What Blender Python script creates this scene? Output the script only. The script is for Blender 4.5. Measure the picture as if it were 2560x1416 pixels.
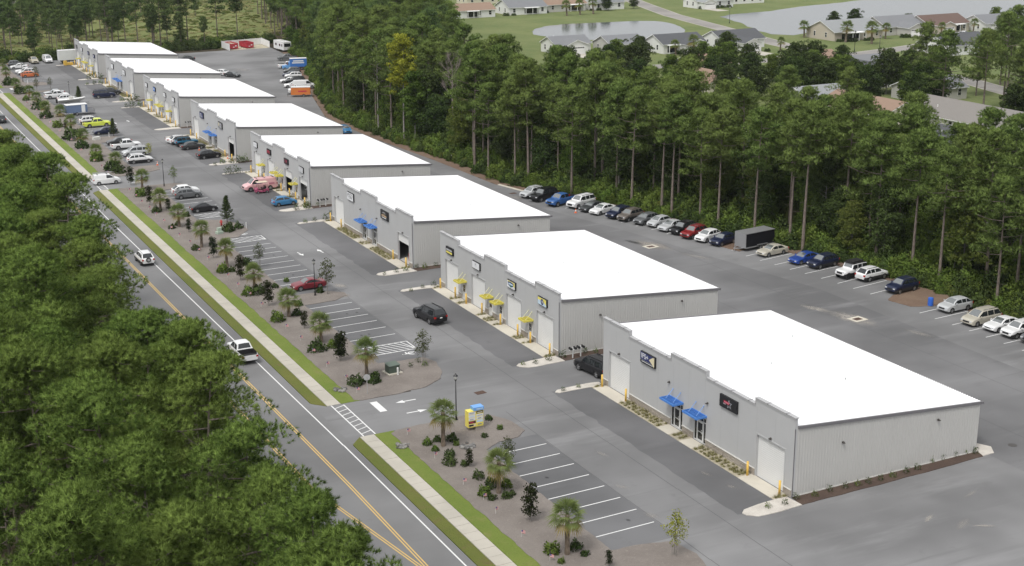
import bpy, math, random
import numpy as np
from mathutils import Vector, Matrix, noise
R_ = math.radians
for o in list(bpy.data.objects): bpy.data.objects.remove(o)
S = bpy.context.scene
COL = S.collection
# ------------------------------------------------------------------ camera
cam_d = bpy.data.cameras.new("camera")
cam_d.sensor_width = 36.0
cam_d.lens = 36.0 * 3488.6 / 2560.0
cam_d.clip_start = 1.0
cam_d.clip_end = 6000.0
cam = bpy.data.objects.new("camera", cam_d)
COL.objects.link(cam)
def cam_matrix(loc, yaw, pit, rol):
    cy, sy, cp, sp, cr, sr = math.cos(yaw), math.sin(yaw), math.cos(pit), math.sin(pit), math.cos(rol), math.sin(rol)
    f = Vector((sy*cp, cy*cp, -sp)); r = Vector((cy, -sy, 0)); u = r.cross(f)
    r2 = r*cr + u*sr; u2 = u*cr - r*sr
    m = Matrix((r2, u2, -f)).transposed().to_4x4(); m.translation = Vector(loc)
    return m
cam.matrix_world = cam_matrix((-70.526, -74.062, 51.047), 0.471971, 0.285294, -0.005013)
S.camera = cam
# ------------------------------------------------------------------ sky, sun, exposure
SUN_EL, SUN_AZ = R_(58), R_(238)          # azimuth clockwise from +Y
w = bpy.data.worlds.new("World"); S.world = w; w.use_nodes = True
nt = w.node_tree; nt.nodes.clear()
sky = nt.nodes.new("ShaderNodeTexSky"); sky.sky_type = 'NISHITA'; sky.sun_disc = False
sky.sun_elevation = SUN_EL; sky.sun_rotation = SUN_AZ
sky.air_density = 1.0; sky.dust_density = 7.0; sky.ozone_density = 1.0; sky.altitude = 0
hs = nt.nodes.new("ShaderNodeHueSaturation"); hs.inputs['Saturation'].default_value = 0.12
bg = nt.nodes.new("ShaderNodeBackground"); bg.inputs['Strength'].default_value = 0.15
wo = nt.nodes.new("ShaderNodeOutputWorld")
cl = nt.nodes.new("ShaderNodeMix"); cl.data_type = 'RGBA'; cl.inputs[0].default_value = 0.62; cl.inputs[7].default_value = (6.3, 6.45, 6.65, 1)   # even cloud deck over the clear sky
nt.links.new(sky.outputs[0], hs.inputs['Color']); nt.links.new(hs.outputs[0], cl.inputs[6]); nt.links.new(cl.outputs[2], bg.inputs[0]); nt.links.new(bg.outputs[0], wo.inputs[0])
sd = bpy.data.lights.new("sun", 'SUN'); sd.energy = 1.5; sd.angle = R_(13); sd.color = (1.0, .965, .91)
sun = bpy.data.objects.new("sun", sd); COL.objects.link(sun)
dirv = Vector((math.sin(SUN_AZ)*math.cos(SUN_EL), math.cos(SUN_AZ)*math.cos(SUN_EL), math.sin(SUN_EL)))
sun.rotation_euler = dirv.to_track_quat('Z', 'Y').to_euler()
S.view_settings.view_transform = 'Standard'; S.view_settings.look = 'None'
S.view_settings.exposure = 0.15; S.view_settings.gamma = 1.0; S.view_settings.use_curve_mapping = False
S.render.engine = 'CYCLES'
S.cycles.max_bounces = 6; S.cycles.diffuse_bounces = 3; S.cycles.glossy_bounces = 3
S.cycles.transmission_bounces = 3; S.cycles.transparent_max_bounces = 8
S.cycles.caustics_reflective = False; S.cycles.caustics_refractive = False
S.render.resolution_x, S.render.resolution_y = 1024, 566

# ------------------------------------------------------------------ helpers
rnd = random.Random(7)
class MB:
    """collects geometry for one mesh object"""
    def __init__(s): s.v = []; s.f = []; s.m = []
    def quad(s, a, b, c, d, m=0):
        n = len(s.v); s.v += [a, b, c, d]; s.f.append((n, n+1, n+2, n+3)); s.m.append(m)
    def poly(s, pts, m=0):
        n = len(s.v); s.v += list(pts); s.f.append(tuple(range(n, n+len(pts)))); s.m.append(m)
    def box(s, x0, x1, y0, y1, z0, z1, m=0):
        n = len(s.v)
        s.v += [(x0,y0,z0),(x1,y0,z0),(x1,y1,z0),(x0,y1,z0),(x0,y0,z1),(x1,y0,z1),(x1,y1,z1),(x0,y1,z1)]
        for f in ((0,3,2,1),(4,5,6,7),(0,1,5,4),(1,2,6,5),(2,3,7,6),(3,0,4,7)):
            s.f.append(tuple(n+i for i in f)); s.m.append(m)
    def slab(s, pts, z0, z1, m=0):
        """extruded polygon"""
        n = len(s.v); k = len(pts)
        s.v += [(x, y, z1) for x, y in pts] + [(x, y, z0) for x, y in pts]
        s.f.append(tuple(range(n, n+k))); s.m.append(m)
        for i in range(k):
            j = (i+1) % k; s.f.append((n+i, n+k+i, n+k+j, n+j)); s.m.append(m)
    def cone(s, p0, p1, r0, r1, n=8, m=0, cap=True):
        p0 = Vector(p0); p1 = Vector(p1); d = (p1-p0)
        if d.length < 1e-6: return
        q = d.to_track_quat('Z', 'Y'); b = len(s.v)
        for p, r in ((p0, r0), (p1, r1)):
            for i in range(n):
                a = 2*math.pi*i/n; s.v.append(tuple(p + q @ Vector((math.cos(a)*r, math.sin(a)*r, 0))))
        for i in range(n):
            j = (i+1) % n; s.f.append((b+i, b+j, b+n+j, b+n+i)); s.m.append(m)
        if cap:
            s.f.append(tuple(b+i for i in range(n))[::-1]); s.m.append(m)
            s.f.append(tuple(b+n+i for i in range(n))); s.m.append(m)
    def tube(s, pts, rs, n=7, m=0):
        for i in range(len(pts)-1): s.cone(pts[i], pts[i+1], rs[i], rs[i+1], n, m, cap=(i == len(pts)-2))
    def ball(s, c, r, nu=10, nv=6, m=0, zs=1.0):
        b = len(s.v)
        for j in range(nv+1):
            t = math.pi*j/nv
            for i in range(nu):
                a = 2*math.pi*i/nu
                s.v.append((c[0]+r*math.sin(t)*math.cos(a), c[1]+r*math.sin(t)*math.sin(a), c[2]+r*zs*math.cos(t)))
        for j in range(nv):
            for i in range(nu):
                k = (i+1) % nu; s.f.append((b+j*nu+i, b+(j+1)*nu+i, b+(j+1)*nu+k, b+j*nu+k)); s.m.append(m)
    def mesh(s, name, mats, smooth=False):
        me = bpy.data.meshes.new(name); me.from_pydata([tuple(v) for v in s.v], [], s.f)
        for mt in mats: me.materials.append(mt)
        if len(mats) > 1: me.polygons.foreach_set('material_index', s.m)
        if smooth: me.polygons.foreach_set('use_smooth', [True]*len(s.f))
        me.update(); return me
    def build(s, name, mats, parent=None, smooth=False, loc=(0,0,0), rz=0):
        if not isinstance(mats, (list, tuple)): mats = [mats]
        return add(name, s.mesh(name, mats, smooth), parent, loc, rz)
def add(name, data, parent=None, loc=(0,0,0), rz=0, sc=None):
    o = bpy.data.objects.new(name, data); COL.objects.link(o)
    if parent: o.parent = parent
    o.location = loc
    if rz: o.rotation_euler = (0, 0, rz)
    if sc is not None: o.scale = sc if isinstance(sc, (tuple, list)) else (sc, sc, sc)
    return o
def tag(o, label=None, cat=None, group=None, kind=None):
    if label: o['label'] = label
    if cat: o['category'] = cat
    if group: o['group'] = group
    if kind: o['kind'] = kind
    return o
def struct(name, mb, mats, parent=None):
    o = mb.build(name, mats, parent)
    if not parent: o['kind'] = 'structure'
    return o
def empty(name, loc=(0,0,0), rz=0, sc=None):
    o = add(name, None, None, loc, rz, sc); o.empty_display_size = .3; return o
def inst(kit, loc, rz=0, sc=None, label=None, cat=None, group=None, color=None, name=None):
    """kit = (name, mesh|None, [children kits]); an instance of the thing with its parts"""
    def rec(k, par, l, r, s):
        o = add(name if (name and par is None) else k[0], k[1], par, l, r, s)
        if color is not None: o.color = color
        off = k[3] if len(k) > 3 else None
        if off is not None and par is not None: o.location = off
        for c in k[2]: rec(c, o, (0,0,0), 0, None)
        return o
    o = rec(kit, None, loc, rz, sc)
    return tag(o, label, cat, group)
# ------------------------------------------------------------------ materials
MATS = {}
def newmat(name):
    m = bpy.data.materials.new(name); m.use_nodes = True; MATS[name] = m
    return m, m.node_tree, m.node_tree.nodes['Principled BSDF']
def simple(name, col, rough=.6, metal=0, coat=0, spec=.5, emit=None, noise_amt=0, nscale=4):
    m, t, p = newmat(name)
    p.inputs['Base Color'].default_value = (*col, 1); p.inputs['Roughness'].default_value = rough
    p.inputs['Metallic'].default_value = metal; p.inputs['Coat Weight'].default_value = coat
    p.inputs['Specular IOR Level'].default_value = spec
    if noise_amt:
        g = t.nodes.new('ShaderNodeNewGeometry'); n = t.nodes.new('ShaderNodeTexNoise'); n.inputs['Scale'].default_value = nscale
        n.inputs['Detail'].default_value = 5
        t.links.new(g.outputs['Position'], n.inputs['Vector'])
        mx = mixc(t, tuple(c*(1-noise_amt) for c in col), tuple(min(1, c*(1+noise_amt)) for c in col), n.outputs['Fac'])
        t.links.new(mx, p.inputs['Base Color'])
    return m
def mixc(t, a, b, fac):
    n = t.nodes.new('ShaderNodeMix'); n.data_type = 'RGBA'
    for s, v in ((6, a), (7, b)):
        if isinstance(v, tuple): n.inputs[s].default_value = (*v[:3], 1)
        else: t.links.new(v, n.inputs[s])
    if isinstance(fac, (int, float)): n.inputs[0].default_value = fac
    else: t.links.new(fac, n.inputs[0])
    return n.outputs[2]
def nz(t, vec, scale, detail=4, rough=.55, stretch=None, rot=0):
    n = t.nodes.new('ShaderNodeTexNoise'); n.inputs['Scale'].default_value = scale
    n.inputs['Detail'].default_value = detail; n.inputs['Roughness'].default_value = rough
    if stretch or rot:
        mp = t.nodes.new('ShaderNodeMapping'); mp.inputs['Scale'].default_value = stretch or (1,1,1); mp.inputs['Rotation'].default_value = (0,0,rot)
        t.links.new(vec, mp.inputs['Vector']); vec = mp.outputs[0]
    t.links.new(vec, n.inputs['Vector']); return n.outputs['Fac']
def ramp(t, fac, lo, hi):
    n = t.nodes.new('ShaderNodeMapRange'); n.inputs[1].default_value = lo; n.inputs[2].default_value = hi
    n.interpolation_type = 'SMOOTHSTEP'; t.links.new(fac, n.inputs[0]); return n.outputs[0]
def bump(t, p, fac, strength, dist=.05):
    b = t.nodes.new('ShaderNodeBump'); b.inputs['Strength'].default_value = strength; b.inputs['Distance'].default_value = dist
    t.links.new(fac, b.inputs['Height']); t.links.new(b.outputs[0], p.inputs['Normal'])
def mathn(t, op, a, b):
    n = t.nodes.new('ShaderNodeMath'); n.operation = op
    for i, v in enumerate((a, b)):
        if isinstance(v, (int, float)): n.inputs[i].default_value = v
        else: t.links.new(v, n.inputs[i])
    return n.outputs[0]
def pos(t): return t.nodes.new('ShaderNodeNewGeometry').outputs['Position']
def asphalt(name, base, rot, streak=.5, dark=.8):
    m, t, p = newmat(name); P = pos(t); p.inputs['Roughness'].default_value = .88; p.inputs['Specular IOR Level'].default_value = .3
    big = nz(t, P, .06, 3); mid = nz(t, P, .5, 5, .65); fine = nz(t, P, 9, 3, .7)
    st = nz(t, P, .35, 5, .62, (.16, 1.0, 1), rot); st2 = nz(t, P, .9, 4, .6, (.07, 1.0, 1), rot+.05)
    c0 = mixc(t, tuple(x*dark*.93 for x in base), tuple(x*1.2 for x in base), ramp(t, big, .32, .7))
    sp = nz(t, P, 2.2, 6, .75); c0 = mixc(t, c0, tuple(x*1.35 for x in base), mathn(t, 'MULTIPLY', ramp(t, sp, .6, .8), .4))
    c1 = mixc(t, c0, tuple(x*1.3 for x in base), mathn(t, 'MULTIPLY', ramp(t, st, .5, .8), streak))
    c1 = mixc(t, c1, tuple(x*.72 for x in base), mathn(t, 'MULTIPLY', ramp(t, st2, .55, .8), streak*.7))
    c2 = mixc(t, c1, tuple(x*.62 for x in base), mathn(t, 'MULTIPLY', ramp(t, mid, .58, .85), .55))
    c3 = mixc(t, c2, tuple(x*1.5 for x in base), mathn(t, 'MULTIPLY', ramp(t, fine, .6, .9), .35))
    t.links.new(c3, p.inputs['Base Color']); bump(t, p, fine, .25, .02)
    return m
AB = (.185, .184, .186)
M_lot = asphalt('asphalt_lot', AB, 1.2, .85)
M_lot2 = asphalt('asphalt_rear', (.155, .154, .157), 1.3, 1.0)
M_new = asphalt('asphalt_dark', (.135, .134, .138), 1.57, .45)
M_stall = asphalt('asphalt_stall', (.140, .140, .144), .05, .4)
M_road = asphalt('asphalt_road', (.175, .174, .175), 1.57, .35, .9)
def grassmat(name, a, b, c, scale=1.0):
    m, t, p = newmat(name); P = pos(t); p.inputs['Roughness'].default_value = .95; p.inputs['Specular IOR Level'].default_value = .15
    n1 = nz(t, P, .12*scale, 4); n2 = nz(t, P, .7*scale, 5, .7); n3 = nz(t, P, 7*scale, 4, .8)
    c1 = mixc(t, a, b, ramp(t, n1, .35, .68)); c1 = mixc(t, c1, c, ramp(t, n2, .5, .78))
    c2 = mixc(t, c1, tuple(x*.45 for x in a), mathn(t, 'MULTIPLY', ramp(t, n3, .5, .8), .6))
    t.links.new(c2, p.inputs['Base Color']); bump(t, p, n3, .9, .12); return m
M_grass = grassmat('verge_grass', (.145, .20, .042), (.185, .23, .052), (.225, .22, .08))
M_grass2 = grassmat('roadside_grass', (.125, .150, .036), (.16, .165, .045), (.16, .13, .06))
M_lawn = grassmat('lawn', (.125, .16, .058), (.165, .19, .075), (.20, .19, .095), .6)
M_meadow = grassmat('meadow_ground', (.13, .16, .05), (.20, .215, .08), (.16, .13, .07), .35)
def soil(name, a, b, c, sc=1.0, bs=.8):
    m, t, p = newmat(name); P = pos(t); p.inputs['Roughness'].default_value = .95; p.inputs['Specular IOR Level'].default_value = .15
    n1 = nz(t, P, .35*sc, 4); n2 = nz(t, P, 3.5*sc, 5, .75); n3 = nz(t, P, 16*sc, 3, .8)
    c1 = mixc(t, a, b, ramp(t, n1, .3, .7)); c1 = mixc(t, c1, c, ramp(t, n2, .52, .8)); c1 = mixc(t, c1, tuple(x*.4 for x in a), mathn(t, 'MULTIPLY', ramp(t, n3, .5, .75), .7))
    t.links.new(c1, p.inputs['Base Color']); bump(t, p, n2, bs, .15); return m
M_mulch = soil('mulch', (.20, .175, .158), (.245, .218, .197), (.30, .27, .24))
M_bark = soil('dark_mulch', (.085, .060, .050), (.11, .078, .062), (.13, .095, .075))
M_straw = soil('pine_straw', (.17, .115, .085), (.21, .15, .11), (.25, .19, .145))
M_forest = soil('forest_floor', (.05, .042, .028), (.07, .055, .036), (.05, .065, .025), .5)
M_gravel = soil('white_gravel', (.55, .51, .46), (.66, .62, .56), (.74, .70, .64), 2.0)
M_pebble = soil('pebble_bed', (.42, .38, .29), (.50, .45, .34), (.56, .51, .40), 2.0)
def concmat(name, c):
    m, t, p = newmat(name); P = pos(t); p.inputs['Roughness'].default_value = .85
    n1 = nz(t, P, .25, 4); n2 = nz(t, P, 2.2, 5, .7); n3 = nz(t, P, 14, 2)
    c1 = mixc(t, tuple(x*.84 for x in c), c, ramp(t, n1, .35, .62)); c1 = mixc(t, c1, tuple(x*.6 for x in c), mathn(t, 'MULTIPLY', ramp(t, n2, .6, .82), .6))
    c1 = mixc(t, c1, tuple(x*1.1 for x in c), mathn(t, 'MULTIPLY', n3, .3))
    t.links.new(c1, p.inputs['Base Color']); return m
M_walk = concmat('sidewalk_concrete', (.46, .43, .37))
M_pad = concmat('pad_concrete', (.56, .52, .44))
def paint(name, col):
    m, t, p = newmat(name); P = pos(t); p.inputs['Roughness'].default_value = .7
    n = nz(t, P, 3.0, 6, .75); c = mixc(t, col, tuple(x*.55 for x in col), mathn(t, 'MULTIPLY', ramp(t, n, .52, .75), .6))
    t.links.new(c, p.inputs['Base Color']); return m
M_pwhite = paint('white_line_paint', (.72, .72, .71)); M_pyel = paint('yellow_line_paint', (.62, .42, .13))
# ------------------------------------------------------------------ ground
def sheet(name, pts, z, mat, parent=None):
    mb = MB(); mb.poly([(x, y, z) for x, y in pts]); return struct(name, mb, mat, parent)
def wob(pts, step=.6, amp=.12, seed=0, closed=True):
    """resample a polygon with a natural uneven edge"""
    out = []; k = len(pts)
    for i in range(k if closed else k-1):
        a = Vector(pts[i]); b = Vector(pts[(i+1) % k]); n = max(1, int((b-a).length/step))
        d = (b-a).normalized() if (b-a).length > 0 else Vector((1,0)); q = Vector((-d.y, d.x))
        for j in range(n):
            p = a.lerp(b, j/n); o = noise.noise(Vector((p.x*.7+seed, p.y*.7, seed*3.1)))*amp + noise.noise(Vector((p.x*2.3, p.y*2.3+seed, 9)))*amp*.5
            out.append((p.x+q.x*o, p.y+q.y*o))
    return out
G0 = 3500
sheet('ground', [(-G0,-G0),(G0,-G0),(G0,G0),(-G0,G0)], -.12, M_forest)
LOT = [(-18.6,-70),(52.2,-70),(52.2,30),(51.8,46),(52.6,58),(51.2,67.5),(49.7,76),(48.6,79),(46.5,90),(43.5,104),(40.6,117),(38.6,126),(36.2,128),(34.6,131),
       (33.4,136),(32.8,160),(31.2,186),(31.1,204),(31.6,216),(38.8,245),(48,279),(57.8,314),(59.6,333),(60.6,346),(34,344.5),(12,347),(-18.6,345)]
sheet('parking_lot', LOT, 0, M_lot)

sheet('rear_yard_asphalt', [(21.6,-70),(40,-70),(42,60),(36,98),(29,130),(27,200),(21.6,200)], .004, M_lot2)
RW = -40.2
sheet('road', [(RW,-120),(-29.0,-120),(-29.0,700),(RW,700)], 0, M_road)
DR = [(41.6,50.6),(163.2,173.2),(286.6,295.8)]
for a, b in DR:
    sheet('entrance_drive', [(-29.0,a-1.6),(-26.5,a-.4),(-24.2,a),(-18.6,a),(-18.6,b),(-24.2,b),(-26.5,b+.4),(-29.0,b+1.6)], .0, M_lot)
# verge, sidewalk, mulch between the drives
segs = [(-80,41.6),(50.6,163.2),(173.2,286.6),(295.8,420)]
for i, (a, b) in enumerate(segs):
    mb = MB(); mb.slab([(-28.95,a+1.4),(-28.95,b-1.4),(-27.75,b),(-27.75,a)], -.1, .03); struct('roadside_grass', mb, M_grass2)
    e = wob([(-24.25,a),(-24.25,b)], .5, .16, i, False) + [(-24.25,b)]
    mb = MB(); mb.slab([(-26.25,b),(-26.25,a)] + e, -.1, .035); struct('verge', mb, M_grass)
MULCH = [[(-24.7,-80),(-18.55,-80),(-18.55,4.6),(-13.6,4.6),(-13.0,7.2),(-13.4,9.9),(-16,10.6),(-18.55,10.8),(-18.5,33.2),(-16.6,34.4),(-14.4,34.7),(-13.1,35.8),(-13.3,38.8),(-14.4,41.0),(-16.9,42.0),(-24.0,41.6),(-24.7,41)],
  [(-24.7,51),(-24.0,50.6),(-20.2,50.6),(-16.8,51.0),(-14.4,52.6),(-13.4,54.4),(-12.7,57.6),(-13.3,59.6),(-16.3,59.7),(-18.5,60.1),(-18.5,84.2),(-14.5,84.4),(-12.4,85.8),(-12.2,87.2),(-14.2,88.7),(-18.5,88.9),(-18.5,121),(-16,121.2),(-13.6,124.4),(-13.2,126.2),(-14,130.5),(-15.2,132.6),(-18.5,134.5),(-18.5,158),(-13.6,159.5),(-13.4,161.2),(-15,163),(-24.0,163.0),(-24.7,162.6)],
  [(-24.7,173.6),(-24,173.4),(-19,173.2),(-14.4,175.8),(-13.8,178.5),(-14.6,180.4),(-18.5,180.6),(-18.5,207.5),(-14.2,208),(-13.5,211),(-14.2,214),(-18.5,214.5),(-18.5,284),(-14,284.5),(-14,286.4),(-24,286.4),(-24.7,286)],
  [(-24.7,296),(-24,295.8),(-14.2,296.2),(-13.6,299),(-14.2,302),(-18.5,302.6),(-18.5,346),(-24.7,346)]]
for i, pts in enumerate(MULCH):
    mb = MB(); mb.slab(wob(pts, .5, .16, i+20), -.1, .06); struct('mulch_bed', mb, M_mulch)
# sidewalk of cast slabs
mb = MB(); mb.box(-.70, .70, -.732, .732, -.1, .05); me_slab = mb.mesh('slab', [M_walk])
swalk = sheet('sidewalk', [(-27.72,-60),(-26.28,-60),(-26.28,345),(-27.72,345)], -.03, M_walk)
for a, b in segs:
    a = max(a, 2); b = min(b, 330)
    n = int((b-a)/1.5)
    for k in range(n):
        o = add('slab', me_slab, swalk, (-27.0, a+(k+.5)*(b-a)/n, rnd.uniform(-.008, .004))); o.scale = (1, (b-a)/n/1.5, 1)
# ---- painted road lines
def line(name, p0, p1, wd, mat, z=.006, parent=None):
    a = Vector(p0); b = Vector(p1); d = (b-a).normalized(); q = Vector((-d.y, d.x))*wd/2
    mb = MB(); mb.poly([(*(a-q), z), (*(b-q), z), (*(b+q), z), (*(a+q), z)]); return mb.build(name, mat, parent)
road = bpy.data.objects['road']
line('edge_line', (-29.75,-120), (-29.75,40.5), .13, M_pwhite, .006, road); line('edge_line', (-29.78,40.5), (-30.6,140), .13, M_pwhite, .006, road)
line('edge_line', (-30.6,140), (-30.9,600), .13, M_pwhite, .006, road); line('edge_line', (-38.6,-120), (-39.2,600), .13, M_pwhite, .006, road)
for dx in (0, .24):
    line('centre_line', (-32.95+dx,-120), (-32.55+dx,32), .11, M_pyel, .006, road); line('centre_line', (-32.55+dx,32), (-33.6+dx,130), .11, M_pyel, .006, road)
    line('centre_line', (-33.6+dx,130), (-34.2+dx,600), .11, M_pyel, .006, road)
    line('turn_lane_line', (-33.0+dx,15.2), (-35.7+dx,33), .11, M_pyel, .010, road); line('turn_lane_line', (-35.7+dx,33), (-36.1+dx,60), .11, M_pyel, .010, road)
# ---- entrance markings
dr0 = [o for o in bpy.data.objects if o.name.startswith('entrance_drive')]
for dro, (a, b), far in zip(dr0, DR, (0, 1, 2)):
    xL, xR = -27.3, -26.1
    line('crosswalk_line', (xL,a-.9), (xL,b+.1), .13, M_pwhite, .006, dro); line('crosswalk_line', (xR,a+.1), (xR,b-.3), .13, M_pwhite, .006, dro)
    n = 8
    for k in range(n): y = a+.4+(k+.3)*(b-a-.6)/n; line('crosswalk_bar', (xL+.07,y), (xR-.07,y+.45), .11, M_pwhite, .007, dro)
    line('stop_bar', (-23.2,b-1.0), (-23.2,b-3.9), .75, M_pwhite, .006, dro)
def arrow(x, y, ang, ln=2.3, parent=None):
    mb = MB(); c, s = math.cos(ang), math.sin(ang); T = lambda u, v: (x+u*c-v*s, y+u*s+v*c, .007)
    mb.poly([T(-ln/2,-.09),T(ln/2-.9,-.09),T(ln/2-.9,.09),T(-ln/2,.09)]); mb.poly([T(ln/2-.9,-.38),T(ln/2,0),T(ln/2-.9,.38)])
    return mb.build('arrow_marking', M_pwhite, parent)
lot = bpy.data.objects['parking_lot']
for (x, y, a) in [(-20.2,48.3,math.pi),(-20.3,45.2,0),(-20.2,170.4,math.pi),(-20.3,167,0)]: arrow(x, y, a, 2.2, dr0[0] if y < 100 else dr0[1])
for (x, y, a) in [(-11.0,107.8,-R_(84)),(-8.0,108.0,R_(95)),(-11.0,230,-1.5),(-8,231,1.6)]: arrow(x, y, a, 2.1, lot)
# ---- paving seams
M_seam = simple('paving_seam', (.075,.075,.077), .9)
for x, a, b in [(-12.55,-60,41),(-12.5,60,160),(-12.5,176,285),(-7.6,-60,340),(27.5,-60,205),(36.5,-60,92)]:
    q = a
    while q < b: line('paving_seam', (x+rnd.uniform(-.03,.03),q), (x+rnd.uniform(-.03,.03),min(b,q+6)), .05, M_seam, .006, lot); q += 6
# ---- stalls
def stallpatch(x0, x1, y0, y1): sheet('stall_surface', [(x0,y0),(x1,y0),(x1,y1),(x0,y1)], .003, M_stall, lot)
def stalls(ys, x0=-18.45, x1=-12.85, tilt=.15):
    for y in ys: line('stall_line', (x0,y), (x1,y+tilt), .11, M_pwhite, .007, lot)
stallpatch(-18.7,-12.6,10.5,34.5); stallpatch(-18.7,-12.6,59.5,84.5); stallpatch(-18.7,-12.6,88.6,121.5); stallpatch(-18.7,-12.6,134.5,159); stallpatch(-18.7,-12.6,180.5,208); stallpatch(-18.7,-12.6,214,284.5); stallpatch(-18.7,-12.6,302,342)
stalls([13.4,16.1,18.7,21.35,24.0,26.7,29.3,31.9])
stalls([68.6,71.5,74.3,77.1,79.8,82.6]); stalls([91.2,93.9,96.7,99.5,102.2,104.9,107.6,110.4,112.9,115.4])
stalls([143.5,146.4,149.0,151.8,154.6,157.2]); stalls([183.2+2.75*i for i in range(9)]); stalls([217+2.75*i for i in range(24)]); stalls([305+2.75*i for i in range(13)])
def hatch(y0, y1, x0=-18.1, x1=-12.75, n=7):
    line('stall_line', (x0,y0), (x1,y0+.1), .13, M_pwhite, .007, lot); line('stall_line', (x0,y1), (x1,y1+.1), .13, M_pwhite, .007, lot); line('stall_line', (x1,y0), (x1,y1+.1), .13, M_pwhite, .008, lot)
    for k in range(n):
        t0 = x0+(x1-x0)*k/n; line('hatch_line', (t0,y1), (min(x1, t0+1.6),y0+.05), .12, M_pwhite, .008, lot)
hatch(62.7,65.6); hatch(118.0,120.6); hatch(135.2,138.0)
def wheelchair(x, y):
    mb = MB(); z = .008
    for k in range(14):
        a0, a1 = k*.36, (k+1)*.36
        mb.quad((x+.5*math.cos(a0),y+.5*math.sin(a0),z),(x+.5*math.cos(a1),y+.5*math.sin(a1),z),(x+.36*math.cos(a1),y+.36*math.sin(a1),z),(x+.36*math.cos(a0),y+.36*math.sin(a0),z))
    mb.poly([(x+.1,y-.1,z+.001),(x+.1,y+.14,z+.001),(x-.9,y+.05,z+.001),(x-.9,y-.1,z+.001)]); mb.poly([(x-.7,y+.06,z+.002),(x-.55,y+.06,z+.002),(x-.5,y+.6,z+.002),(x-.65,y+.6,z+.002)]); mb.ball((x-1.1,y,z-.01),.13,8,4,0,.05)
    mb.build('accessible_marking', M_pwhite, lot)
wheelchair(-13.8,61.6); wheelchair(-14.6,122.6); wheelchair(-14.2,140.4)
# rear stalls, fanned
for x0, y0, x1, y1 in [(43.3,77.5,49,78.5),(43.6,74.7,49.7,75.6),(44.0,72,50,72.9),(44.4,69.2,50.4,70),(44.85,66.6,51.0,67.4),(45.3,63.8,51.4,64.7),(45.7,61,51.8,61.9),(45.9,58.2,52.2,59.1),(46.2,55.3,51,56),
                       (46.1,46.4,51.7,46.9),(46.1,43.8,51.7,44.2),(46.2,41.1,51.8,41.5),(46.3,38.5,51.8,38.8),(46.3,35.9,51.8,36.2),(46.4,33.3,51.8,33.5),(46.4,30.6,51.8,30.8)]:
    line('stall_line', (x0,y0), (x1,y1), .11, M_pwhite, .008, lot)
for k in range(14): y = 81+k*3.05; x = 43.4-k*.74; line('stall_line', (x,y), (x+5.4,y+1.5), .11, M_pwhite, .008, lot)
for k in range(25): y = 247+k*2.75; x = 34.5+k*.69; line('stall_line', (x,y), (x+5.2,y-1.3), .11, M_pwhite, .008, lot)
# rear islands
for pts in ([(46.4,52.2),(48.6,53.6),(53.6,55.3),(54.5,50.2),(52.5,48.2),(49.8,47.6),(46.9,48.9)], [(43.2,83.3),(43.9,79.9),(47.3,80.8),(48.2,84.2),(45.6,84.6)]):
    mb = MB(); mb.slab(wob(pts, .5, .2, 3), -.1, .05); struct('pine_straw_island', mb, M_straw)
# strip of straw at the wood's edge
edge = [p for p in LOT if p[0] > 31 and p[1] > 20][:-2]
edge = [(52.2,-40)] + edge
out = [(x+3.4, y+.6) for x, y in edge][::-1]
mb = MB(); mb.poly([(x, y, -.05) for x, y in wob(edge+out, 1.2, .5, 5)]); struct('straw_edge', mb, M_straw)
# sand patches washed round the drains
def stain(x, y, rx, ry, ang, col, seed, dens=.5):
    nm = 'sand_%d' % seed; m, t, p = newmat(nm); P = pos(t)
    p.inputs['Base Color'].default_value = (*col, 1); p.inputs['Roughness'].default_value = .95
    tr = t.nodes.new('ShaderNodeBsdfTransparent'); mx = t.nodes.new('ShaderNodeMixShader')
    tc = t.nodes.new('ShaderNodeTexCoord'); ln = t.nodes.new('ShaderNodeVectorMath'); ln.operation = 'LENGTH'; t.links.new(tc.outputs['Object'], ln.inputs[0])
    n = nz(t, tc.outputs['Object'], 2.6, 7, .7, (1,2.2,1)); fall = ramp(t, ln.outputs['Value'], 1.0, .1)
    a = ramp(t, mathn(t, 'MULTIPLY', n, mathn(t, 'ADD', fall, .25)), .36-dens*.16, .95-dens*.2)
    t.links.new(mathn(t, 'MULTIPLY', mathn(t, 'MULTIPLY', a, ramp(t, fall, 0, .6)), .72 if dens > .4 else .42), mx.inputs[0]); t.links.new(tr.outputs[0], mx.inputs[1]); t.links.new(p.outputs[0], mx.inputs[2])
    t.links.new(mx.outputs[0], t.nodes['Material Output'].inputs[0])
    mb = MB(); mb.poly([(math.cos(k*math.pi/12), math.sin(k*math.pi/12), 0) for k in range(24)])
    o = mb.build('sand_stain', m, lot, loc=(x, y, .011+.0007*(seed % 7)), rz=ang); o.scale = (rx, ry, 1)
SND = (.42, .39, .35)
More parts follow.
